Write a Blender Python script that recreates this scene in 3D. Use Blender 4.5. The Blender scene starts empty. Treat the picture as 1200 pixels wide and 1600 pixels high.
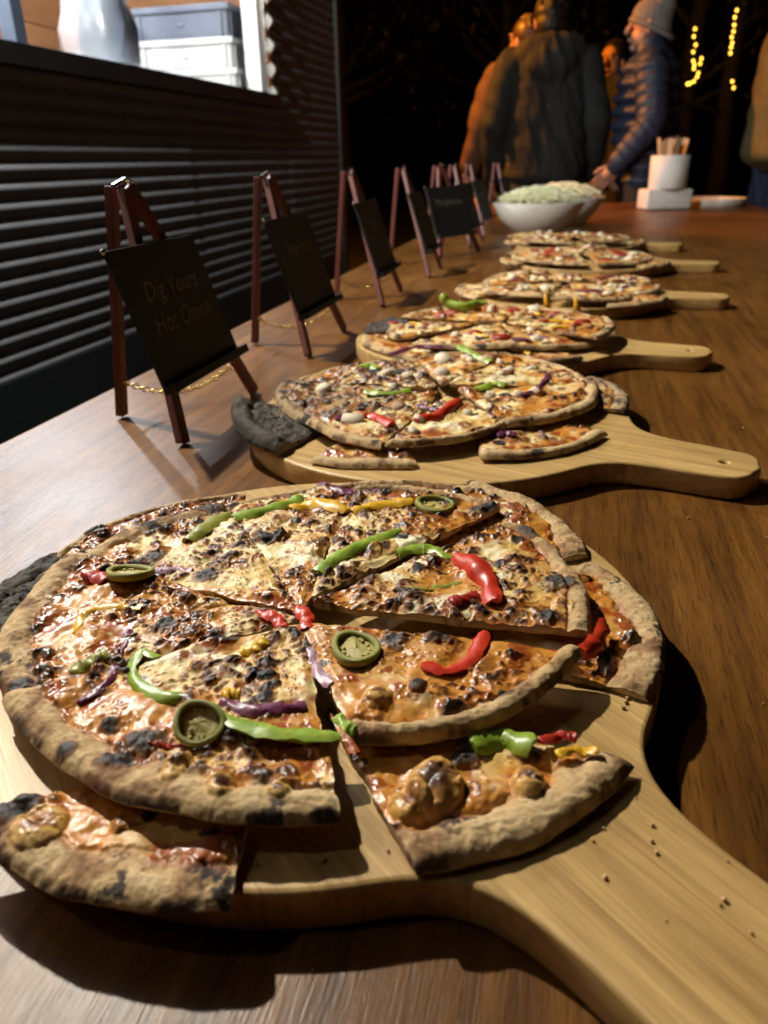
import bpy, bmesh, math, random
import numpy as np
from mathutils import Vector, Matrix, Euler
rnd = random.Random(7)
sc = bpy.context.scene
COL = sc.collection
TZ = .75                                    # table top height
# ------------------------------------------------------------------ camera
F = 1200.; PITCH = math.radians(24.6); ROLL = math.radians(1.2); YAW = math.radians(13.7); CAMH = .225
cfw = Vector((-math.sin(YAW)*math.cos(PITCH), math.cos(YAW)*math.cos(PITCH), -math.sin(PITCH)))
cr0 = Vector((math.cos(YAW), math.sin(YAW), 0)); cu0 = cr0.cross(cfw)
crt = cr0*math.cos(ROLL) - cu0*math.sin(ROLL); cup = cu0*math.cos(ROLL) + cr0*math.sin(ROLL)
CAM = Vector((0, 0, TZ + CAMH))
cd = bpy.data.cameras.new('camera'); cam = bpy.data.objects.new('camera', cd); COL.objects.link(cam)
M = Matrix.Identity(4)
for i in range(3):
    M[i][0] = crt[i]; M[i][1] = cup[i]; M[i][2] = -cfw[i]; M[i][3] = CAM[i]
cam.matrix_world = M
cd.sensor_fit = 'VERTICAL'; cd.sensor_height = 36; cd.sensor_width = 27; cd.lens = 27
cd.clip_start = .02; cd.clip_end = 300
cd.dof.use_dof = True; cd.dof.focus_distance = .40; cd.dof.aperture_fstop = 11
sc.camera = cam
def ray(x, y): return cfw + crt*((x-600)/F) - cup*((y-800)/F)
def onz(x, y, z=0.0):                       # photo pixel -> point on a level z above the table
    d = ray(x, y); t = (TZ + z - CAM.z)/d.z; return CAM + d*t
# ------------------------------------------------------------------ world, lights, exposure
w = bpy.data.worlds.new('World'); sc.world = w; w.use_nodes = True
nt = w.node_tree; sky = nt.nodes.new('ShaderNodeTexSky'); sky.sky_type = 'NISHITA'; sky.sun_disc = False
SUN_EL, SUN_ROT = math.radians(-6), math.radians(200)
sky.sun_elevation = SUN_EL; sky.sun_rotation = SUN_ROT
nt.links.new(sky.outputs[0], nt.nodes['Background'].inputs[0]); nt.nodes['Background'].inputs[1].default_value = .06
sc.view_settings.view_transform = 'Standard'; sc.view_settings.look = 'None'; sc.view_settings.exposure = 0; sc.view_settings.gamma = 1
def light(name, loc, watts, col, radius, parent=None):
    l = bpy.data.lights.new(name, 'POINT'); l.energy = watts; l.color = col; l.shadow_soft_size = radius
    o = bpy.data.objects.new(name, l); COL.objects.link(o); o.location = loc
    if parent: o.parent = parent
    return o
LAMP_A = Vector((-1.07, 1.00, 2.05)); LAMP_B = Vector((-1.75, 2.3, 2.05)); LAMP_C = Vector((-1.07, -.10, 2.03))
WATT_A, WATT_B, WATT_C = 158, 84, 5
LAMP_W = Vector((-1.75, 4.80, 2.55)); WATT_W = 460
# ------------------------------------------------------------------ material helpers
def newmat(name):
    m = bpy.data.materials.new(name); m.use_nodes = True
    t = m.node_tree; return m, t, t.nodes['Principled BSDF']
def N(t, typ, **kw):
    n = t.nodes.new(typ)
    for k, v in kw.items():
        if k in n.inputs: n.inputs[k].default_value = v
        else: setattr(n, k, v)
    return n
def ramp(t, fac, stops):
    r = t.nodes.new('ShaderNodeValToRGB'); e = r.color_ramp.elements
    while len(e) < len(stops): e.new(.5)
    for i, (p, c) in enumerate(stops):
        e[i].position = p; e[i].color = (*c, 1)
    t.links.new(fac, r.inputs[0]); return r.outputs[0]
def coords(t, scale=(1, 1, 1), kind='Object'):
    c = t.nodes.new('ShaderNodeTexCoord'); m = t.nodes.new('ShaderNodeMapping'); m.inputs['Scale'].default_value = scale
    t.links.new(c.outputs[kind], m.inputs[0]); return m.outputs[0]
def bump(t, b, h, strength=.3, dist=.001):
    n = t.nodes.new('ShaderNodeBump'); n.inputs['Strength'].default_value = strength; n.inputs['Distance'].default_value = dist
    t.links.new(h, n.inputs['Height']); t.links.new(n.outputs[0], b.inputs['Normal']); return n
def mat(name, c1, c2=None, scale=40, rough=.6, bmp=.2, bdist=.001, metal=0, stretch=(1, 1, 1), coat=0, detail=5, sss=0, trans=0, rvar=.12):
    m, t, b = newmat(name); c2 = c2 or tuple(v*.7 for v in c1)
    v = coords(t, stretch); n = N(t, 'ShaderNodeTexNoise', Scale=scale, Detail=detail, Roughness=.6); t.links.new(v, n.inputs['Vector'])
    t.links.new(ramp(t, n.outputs[0], [(.3, c2), (.7, c1)]), b.inputs['Base Color'])
    mr = N(t, 'ShaderNodeMapRange'); mr.inputs[3].default_value = max(.03, rough-rvar); mr.inputs[4].default_value = min(1, rough+rvar)
    t.links.new(n.outputs[0], mr.inputs[0]); t.links.new(mr.outputs[0], b.inputs['Roughness'])
    b.inputs['Metallic'].default_value = metal; b.inputs['Coat Weight'].default_value = coat
    if sss:
        b.inputs['Subsurface Weight'].default_value = sss; b.inputs['Subsurface Radius'].default_value = (1, .5, .3); b.inputs['Subsurface Scale'].default_value = .003
    if trans: b.inputs['Transmission Weight'].default_value = trans
    if bmp: bump(t, b, n.outputs[0], bmp, bdist)
    return m
def emis(name, col, s):
    m, t, b = newmat(name); b.inputs['Base Color'].default_value = (*col, 1)
    b.inputs['Emission Color'].default_value = (*col, 1); b.inputs['Emission Strength'].default_value = s; return m
# --- table oak
def oak():
    m, t, b = newmat('table_oak')
    v = coords(t, (55, 3.2, 55)); n1 = N(t, 'ShaderNodeTexNoise', Scale=1.6, Detail=7, Roughness=.62, Distortion=.35); t.links.new(v, n1.inputs['Vector'])
    v2 = coords(t, (640, 40, 640)); n2 = N(t, 'ShaderNodeTexNoise', Scale=1.3, Detail=3, Roughness=.6); t.links.new(v2, n2.inputs['Vector'])
    v3 = coords(t, (2.2, 1.3, 2)); n3 = N(t, 'ShaderNodeTexNoise', Scale=2, Detail=4, Roughness=.6); t.links.new(v3, n3.inputs['Vector'])
    c1 = ramp(t, n1.outputs[0], [(.28, (.062, .023, .004)), (.5, (.145, .058, .009)), (.72, (.235, .102, .017))])
    c2 = ramp(t, n2.outputs[0], [(.33, (.30, .26, .22)), (.48, (1, 1, 1)), (.7, (1.0, 1.0, 1.0))])
    mx = N(t, 'ShaderNodeMix', data_type='RGBA', blend_type='MULTIPLY'); mx.inputs[0].default_value = .75
    t.links.new(c1, mx.inputs[6]); t.links.new(c2, mx.inputs[7])
    c3 = ramp(t, n3.outputs[0], [(.3, (.70, .66, .62)), (.7, (1.15, 1.12, 1.1))])
    mx2 = N(t, 'ShaderNodeMix', data_type='RGBA', blend_type='MULTIPLY'); mx2.inputs[0].default_value = 1
    t.links.new(mx.outputs[2], mx2.inputs[6]); t.links.new(c3, mx2.inputs[7])
    # scratches and dark flecks
    v4 = coords(t, (30, 9, 30)); n4 = N(t, 'ShaderNodeTexNoise', Scale=1.1, Detail=5, Roughness=.7); t.links.new(v4, n4.inputs['Vector'])
    c4 = ramp(t, n4.outputs[0], [(.26, (.35, .3, .26)), (.33, (1, 1, 1))])
    mx3 = N(t, 'ShaderNodeMix', data_type='RGBA', blend_type='MULTIPLY'); mx3.inputs[0].default_value = 1
    t.links.new(mx2.outputs[2], mx3.inputs[6]); t.links.new(c4, mx3.inputs[7])
    t.links.new(mx3.outputs[2], b.inputs['Base Color'])
    mr = N(t, 'ShaderNodeMapRange'); mr.inputs[1].default_value = .3; mr.inputs[2].default_value = .7; mr.inputs[3].default_value = .30; mr.inputs[4].default_value = .46
    t.links.new(n3.outputs[0], mr.inputs[0]); t.links.new(mr.outputs[0], b.inputs['Roughness'])
    ad = N(t, 'ShaderNodeMath', operation='ADD'); t.links.new(n2.outputs[0], ad.inputs[0]); t.links.new(n1.outputs[0], ad.inputs[1])
    b.inputs['Specular IOR Level'].default_value = .5; bump(t, b, ad.outputs[0], .35, .0006); return m
# --- laminated board wood (grain along local x)
def boardwood():
    m, t, b = newmat('board_wood')
    oi = t.nodes.new('ShaderNodeObjectInfo')
    c = t.nodes.new('ShaderNodeTexCoord'); ad = N(t, 'ShaderNodeVectorMath', operation='MULTIPLY_ADD'); ad.inputs[1].default_value = (1, 1, 1)
    cm = t.nodes.new('ShaderNodeCombineXYZ')
    for i in range(3): t.links.new(oi.outputs['Random'], cm.inputs[i])
    t.links.new(c.outputs['Object'], ad.inputs[0]); t.links.new(cm.outputs[0], ad.inputs[2])
    def mp(s):
        q = t.nodes.new('ShaderNodeMapping'); q.inputs['Scale'].default_value = s; t.links.new(ad.outputs[0], q.inputs[0]); return q.outputs[0]
    n1 = N(t, 'ShaderNodeTexNoise', Scale=1, Detail=6, Roughness=.6, Distortion=.4); t.links.new(mp((9, 150, 60)), n1.inputs['Vector'])
    n2 = N(t, 'ShaderNodeTexNoise', Scale=1, Detail=3, Roughness=.5); t.links.new(mp((40, 900, 300)), n2.inputs['Vector'])
    br = N(t, 'ShaderNodeTexBrick', Scale=1); br.inputs['Brick Width'].default_value = .9; br.inputs['Row Height'].default_value = .027; br.inputs['Mortar Size'].default_value = .0005
    br.inputs['Color1'].default_value = (.54, .355, .135, 1); br.inputs['Color2'].default_value = (.64, .435, .180, 1); br.inputs['Mortar'].default_value = (.46, .29, .11, 1)
    t.links.new(mp((1, 1, 1)), br.inputs['Vector'])
    cr = ramp(t, n1.outputs[0], [(.3, (.62, .55, .48)), (.7, (1.12, 1.1, 1.05))])
    mx = N(t, 'ShaderNodeMix', data_type='RGBA', blend_type='MULTIPLY'); mx.inputs[0].default_value = 1
    t.links.new(br.outputs[0], mx.inputs[6]); t.links.new(cr, mx.inputs[7])
    cr2 = ramp(t, n2.outputs[0], [(.35, (.75, .7, .65)), (.55, (1, 1, 1))])
    mx2 = N(t, 'ShaderNodeMix', data_type='RGBA', blend_type='MULTIPLY'); mx2.inputs[0].default_value = .6
    t.links.new(mx.outputs[2], mx2.inputs[6]); t.links.new(cr2, mx2.inputs[7])
    t.links.new(mx2.outputs[2], b.inputs['Base Color']); b.inputs['Roughness'].default_value = .46
    bump(t, b, n2.outputs[0], .25, .0004); return m
# --- baked food, colour and roughness come with the mesh
def food(name, fine=900, bstr=.35, bd=.0006, sss=0, var=.25, coat=0):
    m, t, b = newmat(name)
    a = N(t, 'ShaderNodeAttribute', attribute_name='Col')
    v = coords(t); n = N(t, 'ShaderNodeTexNoise', Scale=fine, Detail=4, Roughness=.6); t.links.new(v, n.inputs['Vector'])
    cr = ramp(t, n.outputs[0], [(.3, (1-var,)*3), (.7, (1+var*.6,)*3)])
    mx = N(t, 'ShaderNodeMix', data_type='RGBA', blend_type='MULTIPLY'); mx.inputs[0].default_value = 1
    t.links.new(a.outputs['Color'], mx.inputs[6]); t.links.new(cr, mx.inputs[7]); t.links.new(mx.outputs[2], b.inputs['Base Color'])
    t.links.new(a.outputs['Alpha'], b.inputs['Roughness'])
    if sss:
        b.inputs['Subsurface Weight'].default_value = sss; b.inputs['Subsurface Radius'].default_value = (1, .6, .3); b.inputs['Subsurface Scale'].default_value = .002
    if coat:
        b.inputs['Coat Weight'].default_value = coat; b.inputs['Coat Roughness'].default_value = .12
    bump(t, b, n.outputs[0], bstr, bd); return m
def veg(name, c1, c2, scale=160, rough=.38, sss=.2):
    m = mat(name, c1, c2, scale=scale, rough=rough, bmp=.35, bdist=.0008, sss=sss, coat=0)
    r = [n for n in m.node_tree.nodes if n.type == 'VALTORGB'][0].color_ramp; e = r.elements.new(.24); e.color = (c2[0]*.35+.02, c2[1]*.3+.008, c2[2]*.3+.004, 1); r.elements.new(.34).color = (*c2, 1); return m
MT = dict(oak=oak(), board=boardwood(), crust=food('baked_crust', 520, .45, .0008, 0, .18), cheese=food('melted_cheese', 420, .22, .0006, .15, .18, 0),
    red=veg('red_pepper', (.62, .055, .016), (.45, .020, .008)), green=veg('green_pepper', (.34, .44, .055), (.17, .28, .020)),
    olive=veg('pickled_jalapeno', (.36, .35, .060), (.20, .20, .028)), pith=veg('jalapeno_pith', (.58, .50, .17), (.42, .34, .08)),
    yellow=veg('yellow_pepper', (.80, .48, .030), (.66, .34, .015)), onion=veg('red_onion', (.22, .045, .11), (.09, .012, .045)), onionpale=veg('pale_onion', (.5, .36, .38), (.3, .12, .2)),
    tomato=veg('tomato', (.42, .03, .012), (.26, .015, .008)), salami=veg('salami', (.24, .045, .018), (.10, .014, .008), 220, .4),
    char=mat('charred_bubble', (.035, .026, .022), (.006, .005, .005), scale=500, rough=.45, bmp=.8, bdist=.002),
    bubble=mat('browned_bubble', (.50, .26, .07), (.10, .03, .012), scale=130, rough=.32, bmp=.4, bdist=.001, coat=.2),
    feta=mat('feta', (.75, .68, .55), (.55, .42, .24), scale=160, rough=.55, bmp=.4, bdist=.001, sss=.15),
    lettuce=mat('shredded_cabbage', (.93, .90, .66), (.86, .86, .56), scale=60, rough=.4, bmp=.1, sss=.1),
    china=mat('white_china', (.82, .81, .78), (.74, .72, .68), scale=25, rough=.25, bmp=.03), paper=mat('white_card', (.80, .79, .77), (.72, .71, .69), scale=30, rough=.6, bmp=.05),
    stick=mat('birch_cutlery', (.62, .45, .28), (.5, .34, .2), scale=20, rough=.6, stretch=(8, 8, 1), bmp=.1),
    easel=mat('red_stained_wood', (.17, .045, .035), (.10, .024, .020), scale=60, stretch=(4, 4, .5), rough=.5, bmp=.2, bdist=.0005),
    slate=mat('black_sign_board', (.014, .015, .017), (.008, .009, .010), scale=30, rough=.72, bmp=.05),
    letter=mat('chalk_gold_lettering', (.17, .145, .10), (.08, .068, .048), scale=300, rough=.7), brass=mat('brass', (.75, .52, .16), (.6, .4, .1), scale=200, rough=.25, metal=1, bmp=0),
    steel=mat('bright_steel', (.75, .75, .77), (.65, .65, .67), scale=200, rough=.2, metal=1, bmp=0),
    clad=mat('corrugated_blue_grey_paint', (.19, .205, .25), (.14, .145, .17), scale=7, rough=.8, bmp=.05, rvar=.1),
    skirt=mat('navy_panel', (.020, .028, .042), (.014, .020, .030), scale=8, rough=.6, bmp=.05),
    trim=mat('dark_trim', (.016, .017, .021), (.010, .011, .014), scale=20, rough=.45, bmp=.05), white=mat('white_gloss_paint', (.78, .78, .77), (.7, .7, .69), scale=20, rough=.35, bmp=.03),
    plank=mat('pine_lining', (.36, .17, .075), (.25, .11, .045), scale=9, stretch=(1, .25, 3), rough=.5, bmp=.1), greycrate=mat('grey_crate_plastic', (.11, .13, .17), (.09, .11, .15), scale=20, rough=.4, bmp=.03),
    whitecrate=mat('white_crate_plastic', (.50, .52, .51), (.44, .46, .45), scale=20, rough=.35, bmp=.03), bluepost=mat('blue_grey_frame', (.10, .14, .22), (.08, .11, .18), scale=15, rough=.35, bmp=.03),
    roof=mat('dark_roof', (.03, .03, .034), (.02, .02, .024), scale=10, rough=.7))
# ------------------------------------------------------------------ object helpers
def tag(o, label=None, cat=None, group=None, kind=None):
    if label: o['label'] = label
    if cat: o['category'] = cat
    if group: o['group'] = group
    if kind: o['kind'] = kind
    return o
def empty(name, loc=(0, 0, 0), rz=0):
    o = bpy.data.objects.new(name, None); COL.objects.link(o); o.location = loc; o.rotation_euler = (0, 0, rz); o.empty_display_size = .02; return o
def link(name, me, material, parent=None, loc=None, rot=None):
    if material is not None and not me.materials: me.materials.append(material)
    o = bpy.data.objects.new(name, me); COL.objects.link(o)
    if loc is not None: o.location = loc
    if rot is not None: o.rotation_euler = rot
    if parent: o.parent = parent
    return o
def fastmesh(name, V, Q, col=None, smooth=True):
    V = np.asarray(V, dtype=np.float32); me = bpy.data.meshes.new(name)
    me.vertices.add(len(V)); me.vertices.foreach_set('co', V.ravel())
    sizes = np.array([len(q) for q in Q], dtype=np.int32) if not isinstance(Q, np.ndarray) else np.full(len(Q), Q.shape[1], dtype=np.int32)
    flat = Q.astype(np.int32).ravel() if isinstance(Q, np.ndarray) else np.concatenate([np.asarray(q, dtype=np.int32) for q in Q])
    me.loops.add(len(flat)); me.loops.foreach_set('vertex_index', flat)
    me.polygons.add(len(sizes)); starts = np.zeros(len(sizes), dtype=np.int32); starts[1:] = np.cumsum(sizes)[:-1]
    me.polygons.foreach_set('loop_start', starts)
    me.update(calc_edges=True); me.validate()
    if smooth: me.shade_smooth()
    if col is not None:
        a = me.color_attributes.new('Col', 'FLOAT_COLOR', 'POINT'); a.data.foreach_set('color', np.asarray(col, dtype=np.float32).ravel())
    return me
class MB:
    def __init__(s): s.v = []; s.f = []
    def add(s, v, f):
        o = len(s.v); s.v += [tuple(p) for p in v]; s.f += [tuple(i+o for i in q) for q in f]; return s
    def box(s, c, d, R=None, bev=0):
        bm = bmesh.new(); bmesh.ops.create_cube(bm, size=1)
        for v in bm.verts: v.co = Vector((v.co.x*d[0], v.co.y*d[1], v.co.z*d[2]))
        if bev: bmesh.ops.bevel(bm, geom=bm.edges[:], offset=bev, segments=2, affect='EDGES', profile=.6)
        bm.verts.index_update()
        vs = [(R @ v.co if R else v.co) + Vector(c) for v in bm.verts]; fs = [[v.index for v in f.verts] for f in bm.faces]; bm.free(); return s.add(vs, fs)
    def bar(s, p, q, wd, dp, up=(0, 0, 1), bev=.0012):
        p = Vector(p); q = Vector(q); z = (q-p); L = z.length; z.normalize(); x = Vector(up).cross(z)
        if x.length < 1e-4: x = Vector((1, 0, 0)).cross(z)
        x.normalize(); y = z.cross(x); R = Matrix((x, y, z)).transposed(); return s.box((p+q)/2, (wd, dp, L), R, bev)
    def tube(s, pts, r, n=8, caps=True, rs=None, closed=False):
        pts = [Vector(p) for p in pts]; rings = []; m = len(pts); base = len(s.v); V = []; Fc = []
        for i, p in enumerate(pts):
            a = pts[(i-1) % m] if (i > 0 or closed) else pts[i]; b = pts[(i+1) % m] if (i < m-1 or closed) else pts[i]
            d = (b-a).normalized(); x = d.cross(Vector((0, 0, 1)))
            if x.length < .05: x = d.cross(Vector((0, 1, 0)))
            x.normalize(); y = d.cross(x); rr = rs[i] if rs else r
            for k in range(n):
                t = 2*math.pi*k/n; V.append(p + x*math.cos(t)*rr + y*math.sin(t)*rr)
        for i in range(m if closed else m-1):
            j = (i+1) % m
            for k in range(n): Fc.append((i*n+k, i*n+(k+1) % n, j*n+(k+1) % n, j*n+k))
        if caps and not closed: Fc += [tuple(range(n))[::-1], tuple((m-1)*n+k for k in range(n))]
        return s.add(V, Fc)
    def lathe(s, prof, n=40, c=(0, 0, 0), sx=1, sy=1):
        V = []; Fc = []; c = Vector(c)
        for r, z in prof:
            for k in range(n):
                t = 2*math.pi*k/n; V.append(c + Vector((r*sx*math.cos(t), r*sy*math.sin(t), z)))
        for i in range(len(prof)-1):
            for k in range(n): Fc.append((i*n+k, i*n+(k+1) % n, (i+1)*n+(k+1) % n, (i+1)*n+k))
        return s.add(V, Fc)
    def ell(s, c, r, R=None, nu=14, nv=9, jit=0, seed=0):
        q = random.Random(seed); V = []; Fc = []; c = Vector(c)
        for i in range(nv+1):
            ph = math.pi*i/nv
            for k in range(nu):
                t = 2*math.pi*k/nu; p = Vector((r[0]*math.sin(ph)*math.cos(t), r[1]*math.sin(ph)*math.sin(t), r[2]*math.cos(ph)))*(1+jit*(q.random()-.5)); V.append((R @ p if R else p)+c)
        for i in range(nv):
            for k in range(nu): Fc.append((i*nu+k, (i+1)*nu+k, (i+1)*nu+(k+1) % nu, i*nu+(k+1) % nu))
        return s.add(V, Fc)
    def cap(s, p, r0, q, r1, n=12):
        p = Vector(p); q = Vector(q); d = (q-p); L = d.length or 1e-6; d.normalize(); pts = []; rs = []
        for a in (-90, -60, -30, 0): pts.append(p + d*r0*math.sin(math.radians(a))); rs.append(max(1e-4, r0*math.cos(math.radians(a))))
        for a in (0, 30, 60, 90): pts.append(q + d*r1*math.sin(math.radians(a))); rs.append(max(1e-4, r1*math.cos(math.radians(a))))
        return s.tube(pts, 0, n, True, rs)
    def mesh(s, name, smooth=True):
        me = bpy.data.meshes.new(name); me.from_pydata(s.v, [], s.f); me.validate(); me.update()
        bm = bmesh.new(); bm.from_mesh(me); bmesh.ops.remove_doubles(bm, verts=bm.verts[:], dist=1e-6); bmesh.ops.recalc_face_normals(bm, faces=bm.faces[:]); bm.to_mesh(me); bm.free()
        if smooth:
            me.shade_smooth()
        return me
    def build(s, name, material, parent=None, smooth=False, **kw): return link(name, s.mesh(name, smooth), material, parent, **kw)
def apply_mods(o):
    dg = bpy.context.evaluated_depsgraph_get(); me = bpy.data.meshes.new_from_object(o.evaluated_get(dg)); o.modifiers.clear(); old = o.data; o.data = me; bpy.data.meshes.remove(old)
def remeshed(mb, name, material, parent, voxel, smooth=6):
    o = link(name, mb.mesh(name, False), material, parent)
    r = o.modifiers.new('r', 'REMESH'); r.mode = 'VOXEL'; r.voxel_size = voxel; r.use_smooth_shade = True
    if smooth:
        k = o.modifiers.new('s', 'SMOOTH'); k.iterations = smooth; k.factor = .5
    return o
REMESH = []
# ------------------------------------------------------------------ numpy noise
def h2(ix, iy, seed):
    n = (ix.astype(np.int64)*374761393 + iy.astype(np.int64)*668265263 + seed*362437) & 0xffffffff
    n = ((n ^ (n >> 13))*1274126177) & 0xffffffff; n = ((n ^ (n >> 16))*2246822519) & 0xffffffff; n = n ^ (n >> 15)
    return (n & 0xffffff)/float(0x1000000)
def vn(x, y, seed):
    ix = np.floor(x); iy = np.floor(y); fx = x-ix; fy = y-iy; fx = fx*fx*fx*(fx*(fx*6-15)+10); fy = fy*fy*fy*(fy*(fy*6-15)+10)
    a = h2(ix, iy, seed); b = h2(ix+1, iy, seed); c = h2(ix, iy+1, seed); d = h2(ix+1, iy+1, seed)
    return (a*(1-fx)+b*fx)*(1-fy)+(c*(1-fx)+d*fx)*fy
def fbm(x, y, seed, o=4):
    s = 0; a = .5; tot = 0
    for i in range(o): s = s+a*vn(x, y, seed+i*17); tot += a; a *= .5; x = x*2.03+11.3; y = y*2.03-7.1
    return s/tot
def worley(x, y, seed):
    ix = np.floor(x); iy = np.floor(y); best = np.full(x.shape, 9.); rid = np.zeros(x.shape); rid2 = np.zeros(x.shape)
    for dx in (-1, 0, 1):
        for dy in (-1, 0, 1):
            cx = ix+dx; cy = iy+dy; px = cx+h2(cx, cy, seed); py = cy+h2(cx, cy, seed+5)
            d = np.hypot(px-x, py-y); m = d < best; best = np.where(m, d, best); rid = np.where(m, h2(cx, cy, seed+9), rid); rid2 = np.where(m, h2(cx, cy, seed+13), rid2)
    return best, rid, rid2
def ss(a, b, x):
    t = np.clip((x-a)/(b-a), 0, 1); return t*t*(3-2*t)
def lerp(a, b, t): return a*(1-t)+b*t
def cmix(A, B, m): return A*(1-m[..., None])+np.asarray(B)*m[..., None]
# ------------------------------------------------------------------ pizza slice
def build_slice(label, A, P, Q, zb, res=.0007, seed=1, brown=.5, oil=.4, charr=.25, burn=0., cw=.012, ch=.0070, sag=0., group=None, name='pizza_slice', thick=.0028, spots=(), flat=0.):
    """A apex, P and Q the two ends of the crust (xy on the table); zb the underside heights above the table at the three."""
    ch *= .70; cw *= .92; thick *= .85
    A = np.array(A[:2]); P = np.array(P[:2]); Q = np.array(Q[:2])
    ap = math.atan2(*(P-A)[::-1]); aq = math.atan2(*(Q-A)[::-1]); da = (aq-ap+math.pi) % (2*math.pi)-math.pi
    lp = np.linalg.norm(P-A); lq = np.linalg.norm(Q-A); R = max(lp, lq)
    nr = max(14, int(R/res)); na = max(10, int(R*abs(da)/res*.9))
    s = np.linspace(.015, 1, nr)[:, None]; t = np.linspace(0, 1, na)[None, :]; one = np.ones((nr, na))
    rl = lerp(lp, lq, t)*(1+.05*(fbm(t*3+seed, t*0+.5, seed)-.5))*(1-flat*4*t*(1-t))
    rad = s*rl; dist = rad*one
    edge = np.minimum(t, 1-t)*abs(da)*rad
    ang = ap+da*t*one + (fbm(rad/.012*one, one*.3, seed+3)-.5)*.0035/np.maximum(rad, .02)*np.where(t < .5, 1-2*t, 1-2*t)
    X = A[0]+rad*np.cos(ang); Y = A[1]+rad*np.sin(ang)
    dc = (1-s)*rl*one
    mx, my = X*1000+seed*37.7, Y*1000-seed*53.1              # millimetres
    cwv = cw*(.75+.6*fbm(mx/14, my/14, seed+1, 2))
    u = dc/cwv
    # topping relief
    n1 = fbm(mx/16, my/16, seed+21, 3); n2 = fbm(mx/5, my/5, seed+22, 3); n3 = fbm(mx/30, my/30, seed+23, 2)
    wx = mx+5*(n2-.5); wy = my+5*(fbm(mx/5+40, my/5, seed+24, 2)-.5)
    dA, rA, rA2 = worley(wx/9.2, wy/9.2, seed+31); dB, rB, rB2 = worley(wx/4.0, wy/4.0, seed+32); dC, rC, rC2 = worley(wx/14, wy/14, seed+33)
    dens = ss(.38, .56, fbm(mx/24, my/24, seed+25, 2)+.28*(brown-.5))
    bA = np.clip(1-dA/.60, 0, 1)**.8*(rA < .38+.50*brown)*(.30+.70*rA2)*(.10+.90*dens)
    bB = np.clip(1-dB/.62, 0, 1)*(rB < .30+.50*brown)*(.04+.96*dens)
    bC = np.clip(1-dC/.5, 0, 1)**.7*(rC < .12)
    h = thick+.0020+.0062*(n1-.5)+.0026*bA+.0012*bB+.0026*bC+.0008*(n2-.5)
    # colours of the topping
    C = np.ones((nr, na, 3))*np.array([.76, .61, .28]); C = cmix(C, [.83, .75, .50], ss(.48, .70, n1)); C = cmix(C, [.68, .38, .06], ss(.42, .64, fbm(mx/9, my/9, seed+41, 3)+.25*(oil-.5))*.70)
    rim = ss(.036, .010, dc)
    om = np.clip(ss(.46, .62, n3+.30*(oil-.5)+.18*(n2-.5))*.9+rim*.85*ss(.38, .6, fbm(mx/10, my/10, seed+43, 2)+.20*(oil-.2)), 0, 1)
    C = cmix(C, [.55, .20, .016], om*.9)
    sm = ss(.62, .74, fbm(mx/11, my/11, seed+42, 3)+.20*rim*oil+.16*(oil-.6)); C = cmix(C, [.30, .050, .012], sm*.85)
    dF, rF, rF2 = worley(wx/2.1, wy/2.1, seed+34); bF = np.clip(1-dF/.62, 0, 1)*(rF < .20+.35*brown)*ss(.36, .54, fbm(mx/14, my/14, seed+26, 2)+.2*(brown-.5)); h = h+.0006*bF
    bsum = bA+.75*bB+.45*bC+.35*(n2-.5)+.50*bF
    bm_ = ss(.14, .40, bsum); C = cmix(C, [.34, .120, .022], bm_*.92)
    bm2 = ss(.36, .68, bsum); C = cmix(C, [.095, .030, .011], bm2*.95)
    bm3 = ss(.66, 1.0, bsum); C = cmix(C, [.035, .017, .011], bm3*.9)
    cm = np.clip(ss(.34, .5, np.clip(1-dA/.62, 0, 1)*(rA2 > 1-.22*charr-.02)*(rA < .6)+.30*(n2-.5)), 0, 1); C = cmix(C, [.014, .011, .010], cm*.95)
    rough = np.clip(.54-.17*om-.15*sm+.08*bm2-.04*bm_, .27, .7)
    # crust relief and colours
    c1 = fbm(mx/13, my/13, seed+61, 4); c2 = fbm(mx/3, my/3, seed+62, 4); c3 = fbm(mx/1.3, my/1.3, seed+64, 2)
    ridge = ch*np.sqrt(np.clip(1-((u-.50)/.52)**2, 0, 1))*(.80+.4*fbm(mx/28, my/28, seed+51, 2))+.0016*(c2-.5)+.0003*(c3-.5)
    inb = ss(.78, 1.18, u+.35*(n2-.5))
    hh = np.where(u < 1.5, lerp(np.maximum(ridge, .0006)+.0007*ss(0, .2, u), h, inb), h); hh = np.maximum(hh, .0006)
    K = np.ones((nr, na, 3))*np.array([.50, .335, .155]); K = cmix(K, [.62, .455, .25], ss(.46, .66, c2)*.65); K = cmix(K, [.30, .15, .055], ss(.46, .66, c1+.25*(c2-.5))*.7)
    K = cmix(K, [.16, .075, .030], ss(.60, .76, c1+.3*(c2-.5))*.7)
    dD, rD, rD2 = worley((mx+14*(c2-.5))/17, (my+14*(fbm(mx/6, my/6, seed+65, 3)-.5))/17, seed+63); ck = np.clip(ss(.52, .16, dD/(.45+.75*rD2)+.35*(c2-.5))*(rD < .04+.48*charr)+ss(.24, .03, u)*ss(.50, .62, c1+.12*charr)*.6, 0, 1)
    K = cmix(K, [.10, .055, .030], ss(.05, .4, ck)*.6); K = cmix(K, [.022, .018, .016], ss(.35, .8, ck)*.93)
    CC = K*(1-inb[..., None])+C*inb[..., None]; rg = lerp(.85, rough, inb)
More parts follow.
